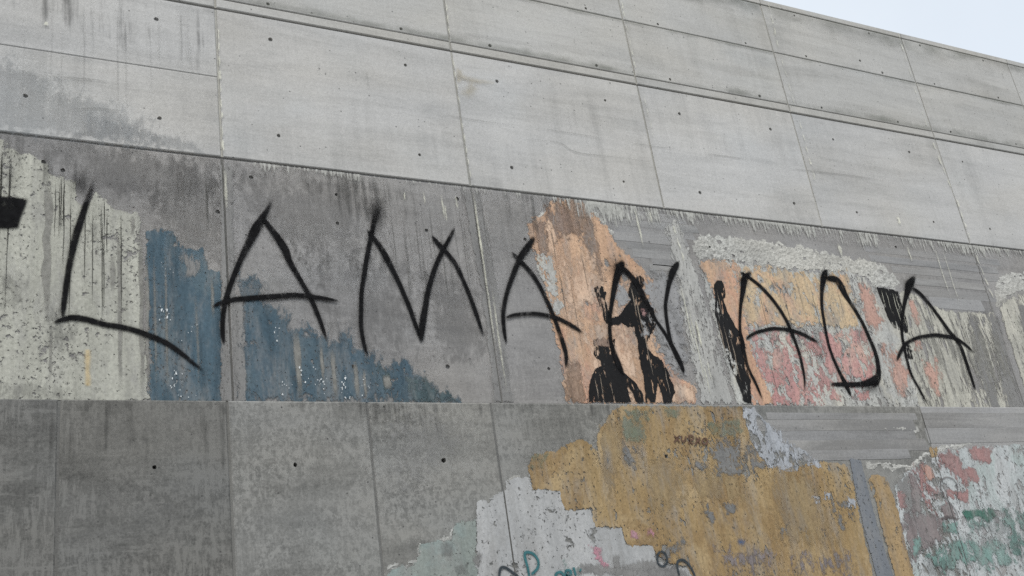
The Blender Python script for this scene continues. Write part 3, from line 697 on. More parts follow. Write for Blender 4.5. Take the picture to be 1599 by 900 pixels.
# rusty water marks beside the second joint
for p in ([(713, 108), (720, 112), (718, 128), (712, 130)], [(716, 118), (745, 125), (770, 130), (745, 131), (720, 124)], [(735, 130), (742, 140), (732, 150), (722, 146), (730, 138)]):
    blob('rust_stain', p, RUSTY, Q, 16, feather=0.8, op=0.8)
# grey-blue wash on the left panels, grime along tier one
blob('blue_grey_wash', [(-40, 90), (20, 95), (70, 125), (120, 150), (200, 175), (240, 200), (250, 228), (60, 208), (-40, 200)], BLUEST, Q, 5, feather=0.4)
blob('blue_grey_wash', [(140, 180), (220, 200), (300, 225), (320, 238), (200, 225), (120, 215)], BLUEST, Q, 6, feather=0.5)
for p in ([(80, 222), (340, 250), (345, 300), (260, 320), (160, 300), (80, 250)], [(250, 260), (345, 265), (345, 420), (270, 380), (235, 330)], [(370, 270), (560, 290), (590, 330), (560, 420), (430, 380), (380, 330)], [(480, 400), (640, 400), (650, 560), (520, 540)], [(570, 300), (600, 310), (605, 420), (575, 380)], [(660, 420), (740, 450), (760, 560), (690, 560)]):
    blob('grime', p, GRIME, Q, 7 + random.randint(0, 3), feather=0.6)
# pale smears on grey
for p in ([(370, 450), (420, 430), (470, 440), (430, 460), (380, 470)], [(430, 350), (480, 348), (530, 362), (480, 372), (430, 366)], [(265, 330), (290, 300), (300, 350), (330, 350), (335, 400), (285, 390), (270, 350)], [(680, 640), (720, 690), (700, 730), (600, 760), (610, 660)], [(740, 310), (820, 320), (815, 400), (760, 420)]):
    blob('pale_smear', p, DIRT, Q, 11, feather=0.7, op=0.9, low=p[0][1] > 630)
# grey roller streaks down the joints of tier one
for pts in ([(342, 258), (362, 258), (366, 420), (372, 628), (345, 628), (344, 420)], [(722, 300), (748, 300), (778, 460), (800, 628), (772, 628), (752, 460)], [(362, 470), (380, 470), (384, 628), (370, 628)]):
    patch('roller_streak', pts, P_SEAL, Q, 15, rag=0.006)
wl = []
for x, ya, yb, w_, o_ in ((350, 262, 330, 4, .6), (738, 300, 420, 2.5, .7), (742, 330, 470, 2, .6), (765, 440, 620, 2.5, .5), (752, 400, 560, 2, .5), (990, 325, 390, 2.5, .8), (1013, 330, 350, 2, .6), (1060, 440, 560, 2, .7), (1085, 500, 545, 2.5, .9), (1102, 560, 600, 2, .6), (688, 305, 345, 2, .7), (693, 318, 350, 1.6, .6), (1415, 385, 410, 2.5, .7), (1455, 380, 470, 1.6, .5), (1468, 385, 480, 1.4, .5), (1307, 380, 402, 5, .6), (660, 300, 322, 1.6, .6), (630, 300, 316, 1.6, .6), (710, 305, 330, 2, .6), (1400, 338, 352, 3.5, .8), (72, 35, 42, 5, .7)):
    wl.append(down(x, ya, yb, w_, o_))
strokes('lime_run', wl, LIME, Q, 31, feather=2.0, kind='stuff')
dl = []
for k in range(26):
    x = random.uniform(600, 760); dl.append(down(x, random.uniform(300, 350), random.uniform(380, 520), random.uniform(0.8, 1.8), random.uniform(.2, .45)))
for k in range(14):
    x = random.uniform(270, 345); dl.append(down(x, random.uniform(255, 280), random.uniform(300, 380), random.uniform(1, 2), random.uniform(.25, .5)))
strokes('dirt_run', dl, DR_DARK, Q, 21, feather=2.2, kind='stuff')
# white splashes on the blue
for k, (x, y, n) in enumerate(((258, 425, 7), (258, 490, 12), (297, 512, 5), (275, 600, 16), (285, 612, 8), (430, 525, 6), (450, 602, 8), (495, 592, 8), (510, 605, 8), (535, 604, 14), (545, 618, 10), (568, 600, 9), (470, 590, 5))):
    bm = bmesh.new(); fl = fade_layer(bm); yy = lay(0, 27)
    for i in range(n):
        sx, sy = x + random.gauss(0, 6), y + random.gauss(0, 8)
        if sy > 626: continue
        c = px(sx, sy); r_ = random.choice((0.4, 0.5, 0.7, 1.1)) * PXM; an = random.uniform(0, 3); el = random.uniform(1.0, 2.2)
        vv = []
        for j in range(6):
            a_ = an + j * math.tau / 6; rr = r_ * random.uniform(0.25, 1.45)
            v = bm.verts.new((c[0] + rr * math.cos(a_), yy - 0.00003 * i, c[1] + rr * el * math.sin(a_))); v[fl] = 1; vv.append(v)
        bm.faces.new(vv)
    if sum(f.normal.y for f in bm.faces) > 0: bmesh.ops.reverse_faces(bm, faces=bm.faces)
    c = px(x, y); tag(link('white_splash', bm, SP_WHITE, Q, (c[0], yy, c[1])), kind='stuff')

# shuttering-board marks: shallow planks of different depth in the cast face
def board(xa, xb, ya, yb, mat, low=False, t=0.004, slant=0.02):
    plane = LOWY if low else 0.0
    a, b = px(xa, ya, plane), px(xb, yb, plane)
    def z_at(x, y): return px(x, y, plane)[1]
    x0, x1, z1, z0 = a[0], b[0], a[1], b[1]
    t *= 0.28; x1 += random.uniform(-0.12, 0.06); x0 += random.uniform(-0.05, 0.08)
    bm = bmesh.new(); y = plane - t
    n = 9; top, bt, ft, fb = [], [], [], []
    for i in range(n + 1):
        x = x0 + (x1 - x0) * i / n; dz = 0.004 * mn.noise((x * 5, z1 * 30, 2)); dz2 = 0.004 * mn.noise((x * 5, z0 * 30, 7))
        ex = slant * (1 if i == n else 0)
        top.append(bm.verts.new((x - ex, plane + 0.001, z1 + dz))); ft.append(bm.verts.new((x - ex, y, z1 + dz - 0.003)))
        fb.append(bm.verts.new((x, y, z0 + dz2 + 0.002))); bt.append(bm.verts.new((x, plane + 0.001, z0 + dz2)))
    for i in range(n):
        for A, B in ((top, ft), (ft, fb), (fb, bt)): bm.faces.new((A[i], B[i], B[i + 1], A[i + 1]))
    bm.faces.new((top[0], ft[0], fb[0], bt[0])); bm.faces.new((bt[n], fb[n], ft[n], top[n]))
    bmesh.ops.recalc_face_normals(bm, faces=bm.faces)
    if sum(f.normal.y for f in bm.faces) > 0: bmesh.ops.reverse_faces(bm, faces=bm.faces)
    cut_seams(bm, SEAM_LOW if low else SEAM_ONE, GAPL if low else GAPV)
    return link('board_mark', bm, mat, Q, ((x0 + x1) / 2, y, z0))
for (xa, ya, xb, yb, m_, t) in ((930, 322, 1074, 352, P_BOARDD, .002), (952, 339, 1082, 364, P_BOARDL, .005), (960, 350, 1085, 376, P_BOARDD, .003), (966, 362, 1086, 387, P_BOARDL, .006), (978, 377, 1074, 397, P_BOARDD, .003), (985, 388, 1083, 410, P_BOARDL, .005), (1004, 402, 1085, 420, P_BOARDD, .004), (1015, 412, 1088, 428, P_BOARDL, .004),
                                (1350, 383, 1560, 415, P_BOARDD, .003), (1350, 397, 1565, 429, P_BOARDL, .006), (1395, 416, 1560, 441, P_BOARDD, .004), (1425, 434, 1556, 456, P_BOARDL, .006), (1430, 449, 1552, 472, P_BOARDD, .004), (1450, 463, 1552, 488, P_BOARDL, .0055)):
    board(xa, xb, ya, yb, m_, t=t)
for (xa, ya, xb, yb, m_, t) in ((1182, 644, 1440, 656, P_BOARDD, .002), (1185, 656, 1442, 672, P_BOARDL, .005), (1205, 673, 1447, 688, P_BOARDD, .003), (1215, 688, 1450, 704, P_BOARDL, .005), (1245, 704, 1440, 716, P_BOARDD, .008), (1446, 644, 1640, 668, P_BOARDL, .003), (1450, 669, 1640, 690, P_BOARDL, .006)):
    board(xa, xb, ya, yb, m_, low=True, t=t, slant=0.01)
# rough plaster thrown over the old murals
def plaster(pts, low=False, amp=0.0058, parent=Q, lift=0.0005):
    plane = LOWY if low else 0.0
    P = ragged([px(x, y, plane) for x, y in pts], 0.02, 0.03, random.random() * 40)
    xs = [a for a, _ in P]; zs = [b for _, b in P]; st_ = 0.0075
    def inside(x, z):
        c = False; n = len(P); j = n - 1
        for i in range(n):
            if (P[i][1] > z) != (P[j][1] > z) and x < (P[j][0] - P[i][0]) * (z - P[i][1]) / (P[j][1] - P[i][1]) + P[i][0]: c = not c
            j = i
        return c
    nx, nz = int((max(xs) - min(xs)) / st_) + 1, int((max(zs) - min(zs)) / st_) + 1
    bm = bmesh.new(); G = {}
    for i in range(nx):
        for k in range(nz):
            x, z = min(xs) + i * st_, min(zs) + k * st_
            jx, jz = 0.045 * mn.noise((x * 14, z * 14, 3)) + 0.03 * mn.noise((x * 40, z * 40, 6)), 0.045 * mn.noise((x * 14, z * 14, 13)) + 0.03 * mn.noise((x * 40, z * 40, 16))
            if low: jx, jz = jx * 0.35, jz * 0.35
            if not inside(x + jx, z + jz) or mn.noise((x * 21, z * 33, 21)) > 0.58: continue
            h = mn.noise((x * 50, z * 42, 1)) + 0.8 * mn.noise((x * 95, z * 90, 4)) + 0.5 * mn.noise((x * 9, z * 9, 8))
            e = all(inside(x + a, z + b) for a, b in ((st_ * 1.6, 0), (-st_ * 1.6, 0), (0, st_ * 1.6), (0, -st_ * 1.6)))
            G[i, k] = bm.verts.new((x + random.uniform(-.3, .3) * st_, plane - lift - (max(0.0, 0.45 + h) * amp * 0.7 if e else 0), z + random.uniform(-.3, .3) * st_))
    for (i, k) in list(G):
        q = [G.get((i, k)), G.get((i + 1, k)), G.get((i + 1, k + 1)), G.get((i, k + 1))]
        if all(q): bm.faces.new(q)
    bmesh.ops.delete(bm, geom=[v for v in bm.verts if not v.link_faces], context='VERTS')
    seen, best = set(), []
    for v0 in bm.verts:
        if v0 in seen: continue
        comp, stack = [], [v0]; seen.add(v0)
        while stack:
            v = stack.pop(); comp.append(v)
            for e in v.link_edges:
                o_ = e.other_vert(v)
                if o_ not in seen: seen.add(o_); stack.append(o_)
        if len(comp) > len(best): best = comp
    keep_ = set(best); bmesh.ops.delete(bm, geom=[v for v in bm.verts if v not in keep_], context='VERTS')
    if sum(f.normal.y for f in bm.faces) > 0: bmesh.ops.reverse_faces(bm, faces=bm.faces)
    return link('rough_plaster', bm, P_ROUGH, parent, ((min(xs) + max(xs)) / 2, plane, min(zs)))
plaster([(1088, 372), (1110, 366), (1180, 374), (1250, 386), (1300, 396), (1360, 408), (1395, 425), (1405, 440), (1395, 452), (1365, 448), (1340, 430), (1280, 424), (1225, 422), (1180, 416), (1150, 410), (1090, 408), (1082, 390)])
plaster([(1560, 432), (1580, 424), (1640, 430), (1640, 462), (1590, 458), (1570, 470), (1556, 480), (1552, 455)])
plaster([(895, 316), (918, 318), (940, 340), (962, 364), (955, 372), (938, 352), (915, 334)], amp=0.006)
plaster([(822, 344), (848, 330), (862, 314), (870, 318), (862, 336), (845, 342), (832, 352)], amp=0.005)
for p in ([(745, 778), (788, 765), (792, 746), (830, 742), (830, 748), (798, 750), (794, 770), (750, 788)], [(655, 842), (700, 836), (704, 812), (742, 806), (742, 814), (710, 818), (704, 844), (660, 850)], [(602, 884), (650, 874), (654, 846), (662, 848), (656, 880), (606, 892)], [(1350, 720), (1420, 726), (1442, 706), (1475, 694), (1540, 690), (1600, 686), (1600, 692), (1545, 697), (1480, 702), (1448, 714), (1425, 734), (1355, 735)], [(1345, 662), (1435, 668), (1440, 676), (1350, 670)]):
    plaster(p, low=True, amp=0.005)

# ------------------------------------------------------------------ murals: patches of old paint
GP = 'patches of old mural paint on the wall'
cream = patch('paint_patch', [(-60, 205), (0, 216), (12, 222), (28, 240), (45, 243), (60, 249), (76, 257), (77, 272), (88, 277), (100, 281), (117, 285), (118, 315), (140, 322), (150, 303), (168, 316), (178, 330), (214, 331), (218, 345), (220, 400), (222, 480), (225, 560), (230, 628), (-60, 628)], P_CREAM, None, 8)
tag(cream, 'large cream paint patch with dark drips at the left end of the wall', 'mural', GP)
blue = patch('paint_patch', [(230, 363), (250, 358), (271, 362), (273, 384), (292, 388), (318, 392), (323, 420), (344, 424), (346, 500), (347, 628), (233, 628), (231, 480)], P_BLUE, None, 9)
tag(blue, 'dark blue paint block beside the cream patch, under the end of letter L', 'mural', GP)
blue2 = patch('paint_patch', [(374, 446), (392, 430), (410, 434), (412, 474), (428, 482), (450, 494), (456, 515), (470, 512), (496, 520), (512, 532), (526, 530), (529, 516), (543, 518), (550, 540), (568, 550), (580, 552), (592, 562), (606, 572), (618, 570), (632, 566), (642, 584), (664, 590), (676, 606), (684, 614), (700, 614), (716, 626), (716, 628), (374, 628)], P_BLUES, None, 9, edge=0.06)
tag(blue2, 'blue paint slope with white splashes, tapering to the right below letters A and M', 'mural', GP)
for p in ([(638, 592), (664, 592), (678, 608), (684, 627), (640, 627)], [(684, 616), (700, 615), (716, 627), (686, 627)], [(590, 570), (605, 580), (612, 600), (600, 612)]): blob('faded_paint', p, P_TEAL, blue2, 12, feather=0.5)
st = []
for x, ya, yb, w_ in ((461, 512, 626, 9), (500, 535, 600, 4), (518, 545, 626, 6), (553, 560, 626, 6), (567, 575, 626, 3), (603, 585, 610, 10)):
    st.append(down(x, ya, yb, w_, .8))
strokes('run', st, DR_GREY, blue2, 14, feather=3, kind='stuff')
st = [down(257, 372, 626, 3, .5), down(240, 380, 620, 2, .5), down(330, 430, 500, 4, .6), down(305, 440, 620, 3, .4)]
strokes('run', st, DR_GREY, blue, 14, feather=3, kind='stuff')
blob('bare_patch', [(284, 402), (300, 396), (310, 408), (306, 428), (290, 432)], P_SEAL, blue, 15, feather=0.8)
# runs on the cream
st = [down(76, 275, 500, 11, 1.0, 9, 1.6), down(80, 500, 600, 3, .6), down(186, 340, 626, 5, .8, 8, 1.2), down(207, 335, 370, 5, .7), down(219, 345, 626, 6, .9, 9, 1.4), down(228, 380, 626, 4, .8, 9, 1), down(176, 400, 460, 7, .6)]
strokes('run', st, DR_GREY, cream, 13, feather=2.5, kind='stuff')
st = []
for k in range(22):
    x = random.choice((random.uniform(2, 30), random.uniform(85, 120), random.uniform(140, 205), random.uniform(120, 215)))
    ya = 228 + max(0, (x - 20)) * 0.55 + random.uniform(0, 25); st.append(down(x, max(ya, 232), ya + random.uniform(40, 260), random.uniform(0.5, 1.2), random.uniform(.6, 1)))
strokes('drip', st, DR_LINE, cream, 15, feather=1.0, kind='stuff')
for p in ([(0, 600), (40, 590), (110, 612), (120, 626), (0, 626)], [(0, 430), (30, 420), (50, 470), (10, 500)], [(70, 470), (120, 500), (110, 560), (75, 540)], [(10, 250), (30, 250), (28, 300), (10, 300)], [(140, 345), (160, 350), (152, 400), (138, 380)]): blob('grime', p, GRIME, cream, 17, feather=0.7, op=0.8)
stroke('run', down(137, 545, 605, 7, .5), spray('drip_ochre', srgb(190, 170, 130), 0.7, 0.3), cream, 18, feather=5)

orange = patch('paint_patch', [(823, 350), (838, 342), (848, 334), (866, 313), (908, 316), (926, 334), (945, 355), (960, 378), (975, 396), (996, 410), (1010, 428), (1024, 446), (1031, 466), (1026, 490), (1022, 520), (1030, 548), (1050, 575), (1062, 592), (1082, 602), (1086, 629), (884, 628), (880, 590), (872, 548), (862, 505), (853, 462), (843, 425), (832, 390)], P_ORANGE, None, 8, rag=0.016)
tag(orange, 'orange mural patch with pointed top behind the two black painted figures', 'mural', GP)
for p in ([(850, 335), (866, 314), (908, 317), (925, 336), (915, 370), (880, 372), (855, 360)], [(832, 350), (850, 348), (860, 400), (842, 400)], [(900, 340), (915, 335), (935, 380), (940, 440), (918, 400)], [(884, 560), (905, 570), (915, 628), (886, 626)]): blob('stained_paint', p, P_RUST, orange, 11, feather=0.5)
for p in ([(870, 400), (930, 400), (945, 480), (930, 520), (880, 500)], [(900, 520), (960, 470), (1000, 560), (990, 620), (930, 600)], [(1040, 598), (1084, 604), (1086, 628), (1040, 628)], [(850, 345), (862, 345), (872, 410), (860, 420)]): blob('faded_paint', p, P_PEACH, orange, 12, feather=0.6)
patch('faded_edge', [(834, 400), (862, 398), (868, 440), (876, 480), (870, 500), (858, 470), (846, 430)], P_PALE, orange, 13, rag=0.02)
for p in ([(1005, 440), (1030, 430), (1060, 440), (1064, 520), (1080, 570), (1050, 585), (1030, 545), (1012, 500)], [(1020, 480), (1050, 480), (1070, 560), (1040, 560)], [(960, 440), (975, 445), (985, 470), (970, 482), (958, 465)]): blob('overpaint', p, P_MIST, orange, 17, feather=0.55)
strokes('scratch', [down(x, a_, b_, w_, o_) for x, a_, b_, w_, o_ in ((905, 385, 470, 1.4, .5), (868, 400, 520, 1.4, .5), (888, 430, 560, 1.2, .4), (925, 520, 600, 1.2, .4), (858, 350, 420, 1.5, .5))], DR_DARK, orange, 15, feather=1.5, kind='stuff')
strip = patch('paint_patch', [(1040, 350), (1056, 346), (1066, 370), (1080, 410), (1088, 432), (1096, 455), (1104, 490), (1116, 530), (1130, 580), (1146, 629), (1096, 629), (1086, 590), (1074, 540), (1066, 490), (1056, 430), (1048, 390)], P_STRIP, None, 9, rag=0.022)
tag(strip, 'pale grey leaning paint strip between letter N and the column-like figure', 'mural', GP)
strokes('scratch', [down(1085, 500, 545, 2, 1), down(1072, 470, 620, 1.5, .7), down(1096, 560, 620, 1.6, .6)], LIME, strip, 14, feather=1.5, kind='stuff')

mural = patch('paint_patch', [(1092, 410), (1120, 408), (1152, 411), (1180, 418), (1240, 424), (1290, 428), (1325, 424), (1342, 432), (1372, 452), (1400, 470), (1410, 500), (1418, 540), (1428, 580), (1440, 639), (1150, 630), (1138, 590), (1120, 520), (1104, 460)], P_PALE, None, 8)
tag(mural, 'flaking pink and yellow mural field behind the third letter A and letter D', 'mural', GP)
patch('orange_paint', [(1093, 410), (1125, 408), (1154, 411), (1156, 440), (1160, 480), (1166, 520), (1176, 560), (1195, 600), (1208, 631), (1176, 631), (1168, 600), (1150, 540), (1130, 490), (1110, 450)], P_ORANGE, mural, 11, rag=0.018)
patch('yellow_paint', [(1158, 420), (1200, 421), (1250, 428), (1292, 432), (1322, 426), (1326, 448), (1334, 478), (1345, 510), (1310, 512), (1270, 506), (1240, 505), (1210, 506), (1180, 510), (1164, 505), (1158, 470)], P_YELLOW, mural, 12, rag=0.03)
patch('pink_paint', [(1168, 512), (1200, 508), (1230, 520), (1262, 522), (1290, 518), (1320, 520), (1350, 512), (1362, 540), (1368, 580), (1360, 600), (1300, 602), (1310, 620), (1270, 632), (1210, 631), (1190, 590), (1176, 550)], P_PINK, mural, 13, rag=0.03)
for p in ([(1230, 560), (1280, 540), (1360, 560), (1365, 590), (1300, 600), (1250, 610)], [(1190, 520), (1230, 530), (1220, 560), (1185, 550)], [(1330, 610), (1356, 610), (1356, 625), (1330, 625)]): blob('pink_paint', p, P_PINK, mural, 14, feather=0.4)
for p in ([(1340, 445), (1358, 448), (1378, 500), (1368, 520), (1352, 500)], [(1375, 535), (1395, 540), (1420, 590), (1410, 620), (1395, 600)], [(1425, 530), (1438, 530), (1440, 548), (1428, 548)], [(1440, 565), (1462, 560), (1472, 600), (1466, 618), (1450, 600)], [(1415, 470), (1425, 470), (1440, 510), (1432, 512)]): blob('salmon_paint', p, P_SALMON, mural, 15, feather=0.45)
for p in ([(1265, 515), (1280, 505), (1292, 560), (1280, 580), (1270, 560)], [(1330, 510), (1345, 505), (1350, 540), (1335, 540)]): blob('grime', p, GRIME, mural, 17, feather=0.7, op=0.7)
strokes('scratch', [down(x, a_, b_, 1.3, o_) for x, a_, b_, o_ in ((1180, 440, 560, .5), (1215, 430, 600, .5), (1240, 430, 500, .4), (1262, 440, 520, .5), (1200, 560, 625, .6), (1305, 450, 500, .4))], DR_DARK, mural, 18, feather=1.5, kind='stuff')
streak = patch('paint_patch', [(1404, 455), (1430, 460), (1450, 476), (1468, 484), (1490, 488), (1552, 490), (1562, 560), (1590, 641), (1436, 639), (1424, 580), (1412, 520)], P_PALE2, None, 9)
tag(streak, 'streaky cream and white paint field behind the last letter A', 'mural', GP)
gs = []
for k in range(26):
    x = random.uniform(1440, 1552); ya = max(492, 470 + (x - 1430) * 0.2); gs.append(down(x, ya + random.uniform(0, 40), random.uniform(560, 640), random.choice((1.2, 2, 3, 5, 8)), random.uniform(.35, .9), 6, 1.2))
strokes('run', gs, DR_GREY, streak, 13, feather=3, kind='stuff')
for pts in ([(1512, 492), (1522, 492), (1552, 600), (1562, 641), (1546, 641), (1524, 570)], [(1540, 490), (1556, 490), (1588, 610), (1597, 641), (1572, 641), (1556, 560)]): patch('grey_streak', pts, P_SEAL, streak, 12, rag=0.02)
edge_ = patch('paint_patch', [(1560, 482), (1572, 470), (1590, 460), (1700, 462), (1720, 644), (1612, 642), (1585, 560)], P_PALE2, None, 10)
tag(edge_, 'cream and grey paint at the right edge below rough plaster', 'mural', GP)
patch('grey_streak', [(1588, 475), (1620, 478), (1660, 641), (1625, 641)], P_SEAL, edge_, 13)

# lower lift
ochre = patch('paint_patch', [(826, 728), (830, 714), (850, 708), (872, 704), (890, 692), (904, 686), (924, 694), (932, 704), (934, 676), (944, 660), (958, 640), (970, 634), (1158, 636), (1164, 662), (1178, 704), (1198, 727), (1240, 734), (1262, 724), (1290, 721), (1318, 726), (1328, 742), (1340, 800), (1364, 905), (1084, 905), (1072, 884), (1046, 880), (1024, 866), (1018, 852), (976, 851), (970, 824), (930, 823), (922, 795), (880, 798), (874, 766), (832, 764)], P_OCHRE, None, 10, low=True, rag=0.008)
tag(ochre, 'large ochre paint patch with stepped left edge on the foot of the wall', 'mural', GP)
for p in ([(940, 670), (965, 660), (970, 720), (950, 780), (938, 720)], [(1010, 720), (1060, 720), (1070, 780), (1020, 800)], [(1080, 740), (1150, 735), (1160, 780), (1090, 780)], [(1200, 745), (1260, 740), (1300, 850), (1220, 840)]): blob('faded_paint', p, P_OCHREP, ochre, 14, low=True, feather=0.6)
for p in ([(975, 640), (1015, 640), (1012, 655), (985, 660)], [(970, 655), (1005, 650), (1005, 690), (975, 690)], [(1035, 638), (1060, 640), (1055, 652), (1038, 650)], [(1100, 660), (1155, 655), (1158, 680), (1110, 682)], [(828, 714), (855, 708), (848, 730), (830, 735)]): blob('green_paint', p, P_MINT, ochre, 15, low=True, feather=0.5)
for p in ([(970, 690), (1000, 700), (998, 728), (978, 726)], [(1110, 690), (1150, 690), (1170, 735), (1120, 740)], [(1085, 722), (1105, 722), (1100, 735), (1086, 734)], [(1165, 700), (1195, 722), (1190, 735), (1165, 735)], [(935, 712), (948, 716), (946, 730), (936, 726)], [(1030, 870), (1065, 842), (1070, 850), (1040, 875)], [(1095, 785), (1104, 785), (1116, 815), (1110, 820)], [(1130, 788), (1146, 786), (1148, 800), (1134, 802)], [(1215, 825), (1228, 820), (1230, 842), (1218, 842)], [(1300, 780), (1325, 785), (1330, 830), (1310, 830)]): blob('bare_patch', p, P_BARE, ochre, 16, low=True, feather=0.7)
for p in ([(1120, 860), (1200, 850), (1210, 890), (1140, 895)], [(1230, 865), (1330, 862), (1340, 895), (1240, 895)]): blob('bare_patch', p, P_MAUVE, ochre, 16, low=True, feather=1.0, op=0.6)
for p in ([(984, 832), (996, 828), (998, 840), (985, 842)], [(1008, 826), (1028, 832), (1026, 836), (1010, 834)]): blob('pink_smear', p, P_ROSE, ochre, 18, low=True, feather=0.5, op=.8)
blob('blue_smear', [(1153, 844), (1160, 846), (1159, 850), (1153, 848)], spray('spray_blue', srgb(62, 84, 116), 0.7), ochre, 18, low=True, feather=0.5)
for p in ([(1266, 774), (1280, 778), (1278, 788), (1268, 784)], [(1286, 768), (1296, 772), (1294, 782), (1286, 780)], [(1318, 776), (1336, 780), (1336, 794), (1322, 792)]): blob('white_smear', p, P_WHITEF, ochre, 18, low=True, feather=0.4)
white = patch('paint_patch', [(744, 800), (746, 786), (788, 768), (791, 750), (826, 743), (833, 765), (874, 767), (880, 798), (921, 796), (930, 824), (969, 825), (976, 852), (1018, 853), (1026, 876), (1046, 884), (1072, 888), (1086, 905), (745, 905)], P_WHITE, None, 9, low=True, rag=0.008)
tag(white, 'chipped white paint with stepped edge under the ochre patch', 'mural', GP)
blob('pink_smear', [(918, 852), (938, 856), (938, 870), (950, 884), (942, 888), (930, 872), (925, 858)], P_ROSE, white, 15, low=True, feather=0.4)
for p in ([(905, 880), (960, 886), (1010, 876), (1060, 890), (1060, 900), (900, 896)], [(955, 868), (968, 870), (966, 890), (958, 886)], [(960, 890), (1070, 890), (1075, 902), (960, 902)], [(740, 865), (752, 865), (750, 885), (742, 882)]): blob('bare_patch', p, P_SEAL, white, 16, low=True, feather=0.4)
for p in ([(875, 875), (890, 872), (892, 884), (878, 886)], [(880, 885), (905, 882), (905, 898), (882, 898)]): blob('teal_overspray', p, P_AQUA, white, 17, low=True, feather=0.8, op=.6)
sage = patch('paint_patch', [(600, 905), (606, 892), (652, 880), (658, 850), (703, 844), (708, 818), (743, 812), (745, 905)], P_GREEN, None, 8, low=True, rag=0.01)
tag(sage, 'small sage green stepped paint patch left of the white paint', 'mural', GP)
for p in ([(690, 850), (708, 848), (706, 870), (692, 866)], [(710, 888), (730, 880), (730, 900), (712, 900)]): blob('bare_patch', p, GRIME, sage, 13, low=True, feather=0.5)
tri = patch('paint_patch', [(1158, 636), (1176, 637), (1200, 662), (1222, 678), (1250, 700), (1276, 718), (1284, 732), (1264, 726), (1240, 738), (1200, 730), (1180, 704), (1166, 668)], P_WHITEF, None, 11, low=True)
tag(tri, 'flaked bluish white paint triangle above the ochre patch', 'mural', GP)
slate = patch('paint_patch', [(1326, 716), (1344, 720), (1356, 770), (1372, 830), (1396, 905), (1370, 905), (1352, 840), (1338, 780)], P_STRIPE, None, 12, low=True, rag=0.003)
tag(slate, 'smooth slate grey slanting stripe right of the ochre patch', 'mural', GP)
must = patch('paint_patch', [(1356, 752), (1362, 742), (1382, 745), (1394, 772), (1404, 810), (1414, 850), (1428, 905), (1398, 905), (1382, 845), (1368, 790)], P_YEL2, None, 11, low=True, rag=0.008)
tag(must, 'narrow mustard paint strip between the slate stripe and the red-green mural', 'mural', GP)
right = patch('paint_patch', [(1398, 760), (1412, 740), (1440, 722), (1470, 705), (1540, 698), (1700, 690), (1720, 905), (1428, 905), (1414, 850), (1402, 800)], P_ICE, None, 9, low=True)
tag(right, 'pale icy mural with red and green smears in the lower right corner', 'mural', GP)
for p in ([(1415, 735), (1440, 725), (1450, 760), (1470, 800), (1460, 810), (1440, 780), (1425, 765)], [(1465, 705), (1495, 710), (1510, 750), (1505, 760), (1480, 730), (1465, 728)], [(1510, 700), (1548, 698), (1545, 725), (1520, 720)], [(1505, 730), (1522, 730), (1530, 752), (1500, 756)], [(1400, 768), (1412, 770), (1416, 795), (1404, 795)], [(1450, 760), (1470, 770), (1492, 808), (1470, 812), (1455, 800)], [(1475, 765), (1490, 768), (1490, 780), (1476, 778)], [(1490, 770), (1510, 765), (1512, 785), (1495, 785)], [(1465, 712), (1490, 716), (1490, 726), (1466, 724)]): blob('red_paint', p, P_RED, right, 13, low=True, feather=0.35)
blob('orange_paint', [(1438, 728), (1455, 728), (1458, 748), (1442, 752)], P_SALMON, right, 14, low=True, feather=0.4)
blob('yellow_paint', [(1450, 700), (1462, 700), (1462, 712), (1452, 716)], P_YEL2, right, 14, low=True, feather=0.4)
for p in ([(1410, 800), (1440, 805), (1470, 812), (1472, 840), (1440, 860), (1425, 880), (1412, 840)], [(1468, 790), (1484, 788), (1494, 812), (1472, 812)], [(1420, 740), (1432, 745), (1440, 800), (1425, 800)]): blob('mauve_paint', p, P_MAUVE, right, 15, low=True, feather=0.35)
for p in ([(1424, 842), (1436, 842), (1442, 860), (1432, 870), (1424, 866)], [(1505, 800), (1545, 796), (1550, 815), (1520, 830), (1505, 820)], [(1470, 815), (1495, 815), (1495, 835), (1472, 832)], [(1450, 870), (1500, 840), (1600, 850), (1600, 880), (1470, 895)], [(1570, 795), (1610, 795), (1610, 810), (1575, 808)], [(1560, 800), (1610, 800), (1640, 880), (1570, 870)]): blob('aqua_paint', p, P_AQUA, right, 16, low=True, feather=0.5, op=.8)
blob('green_paint', [(1500, 800), (1520, 797), (1548, 794), (1554, 806), (1540, 818), (1528, 806), (1512, 812)], P_DGREEN, right, 17, low=True, feather=0.35)
for p in ([(1530, 820), (1560, 800), (1600, 830), (1640, 880), (1600, 895), (1560, 850)], [(1440, 875), (1480, 870), (1500, 900), (1445, 900)], [(1500, 775), (1506, 775), (1506, 796), (1500, 794)]): blob('grime', p, GRIME, right, 18, low=True, feather=0.6, op=.8)
blob('blue_grey_paint', [(1400, 755), (1418, 740), (1436, 790), (1430, 830), (1412, 800)], P_SEAL, right, 12, low=True, feather=0.4)

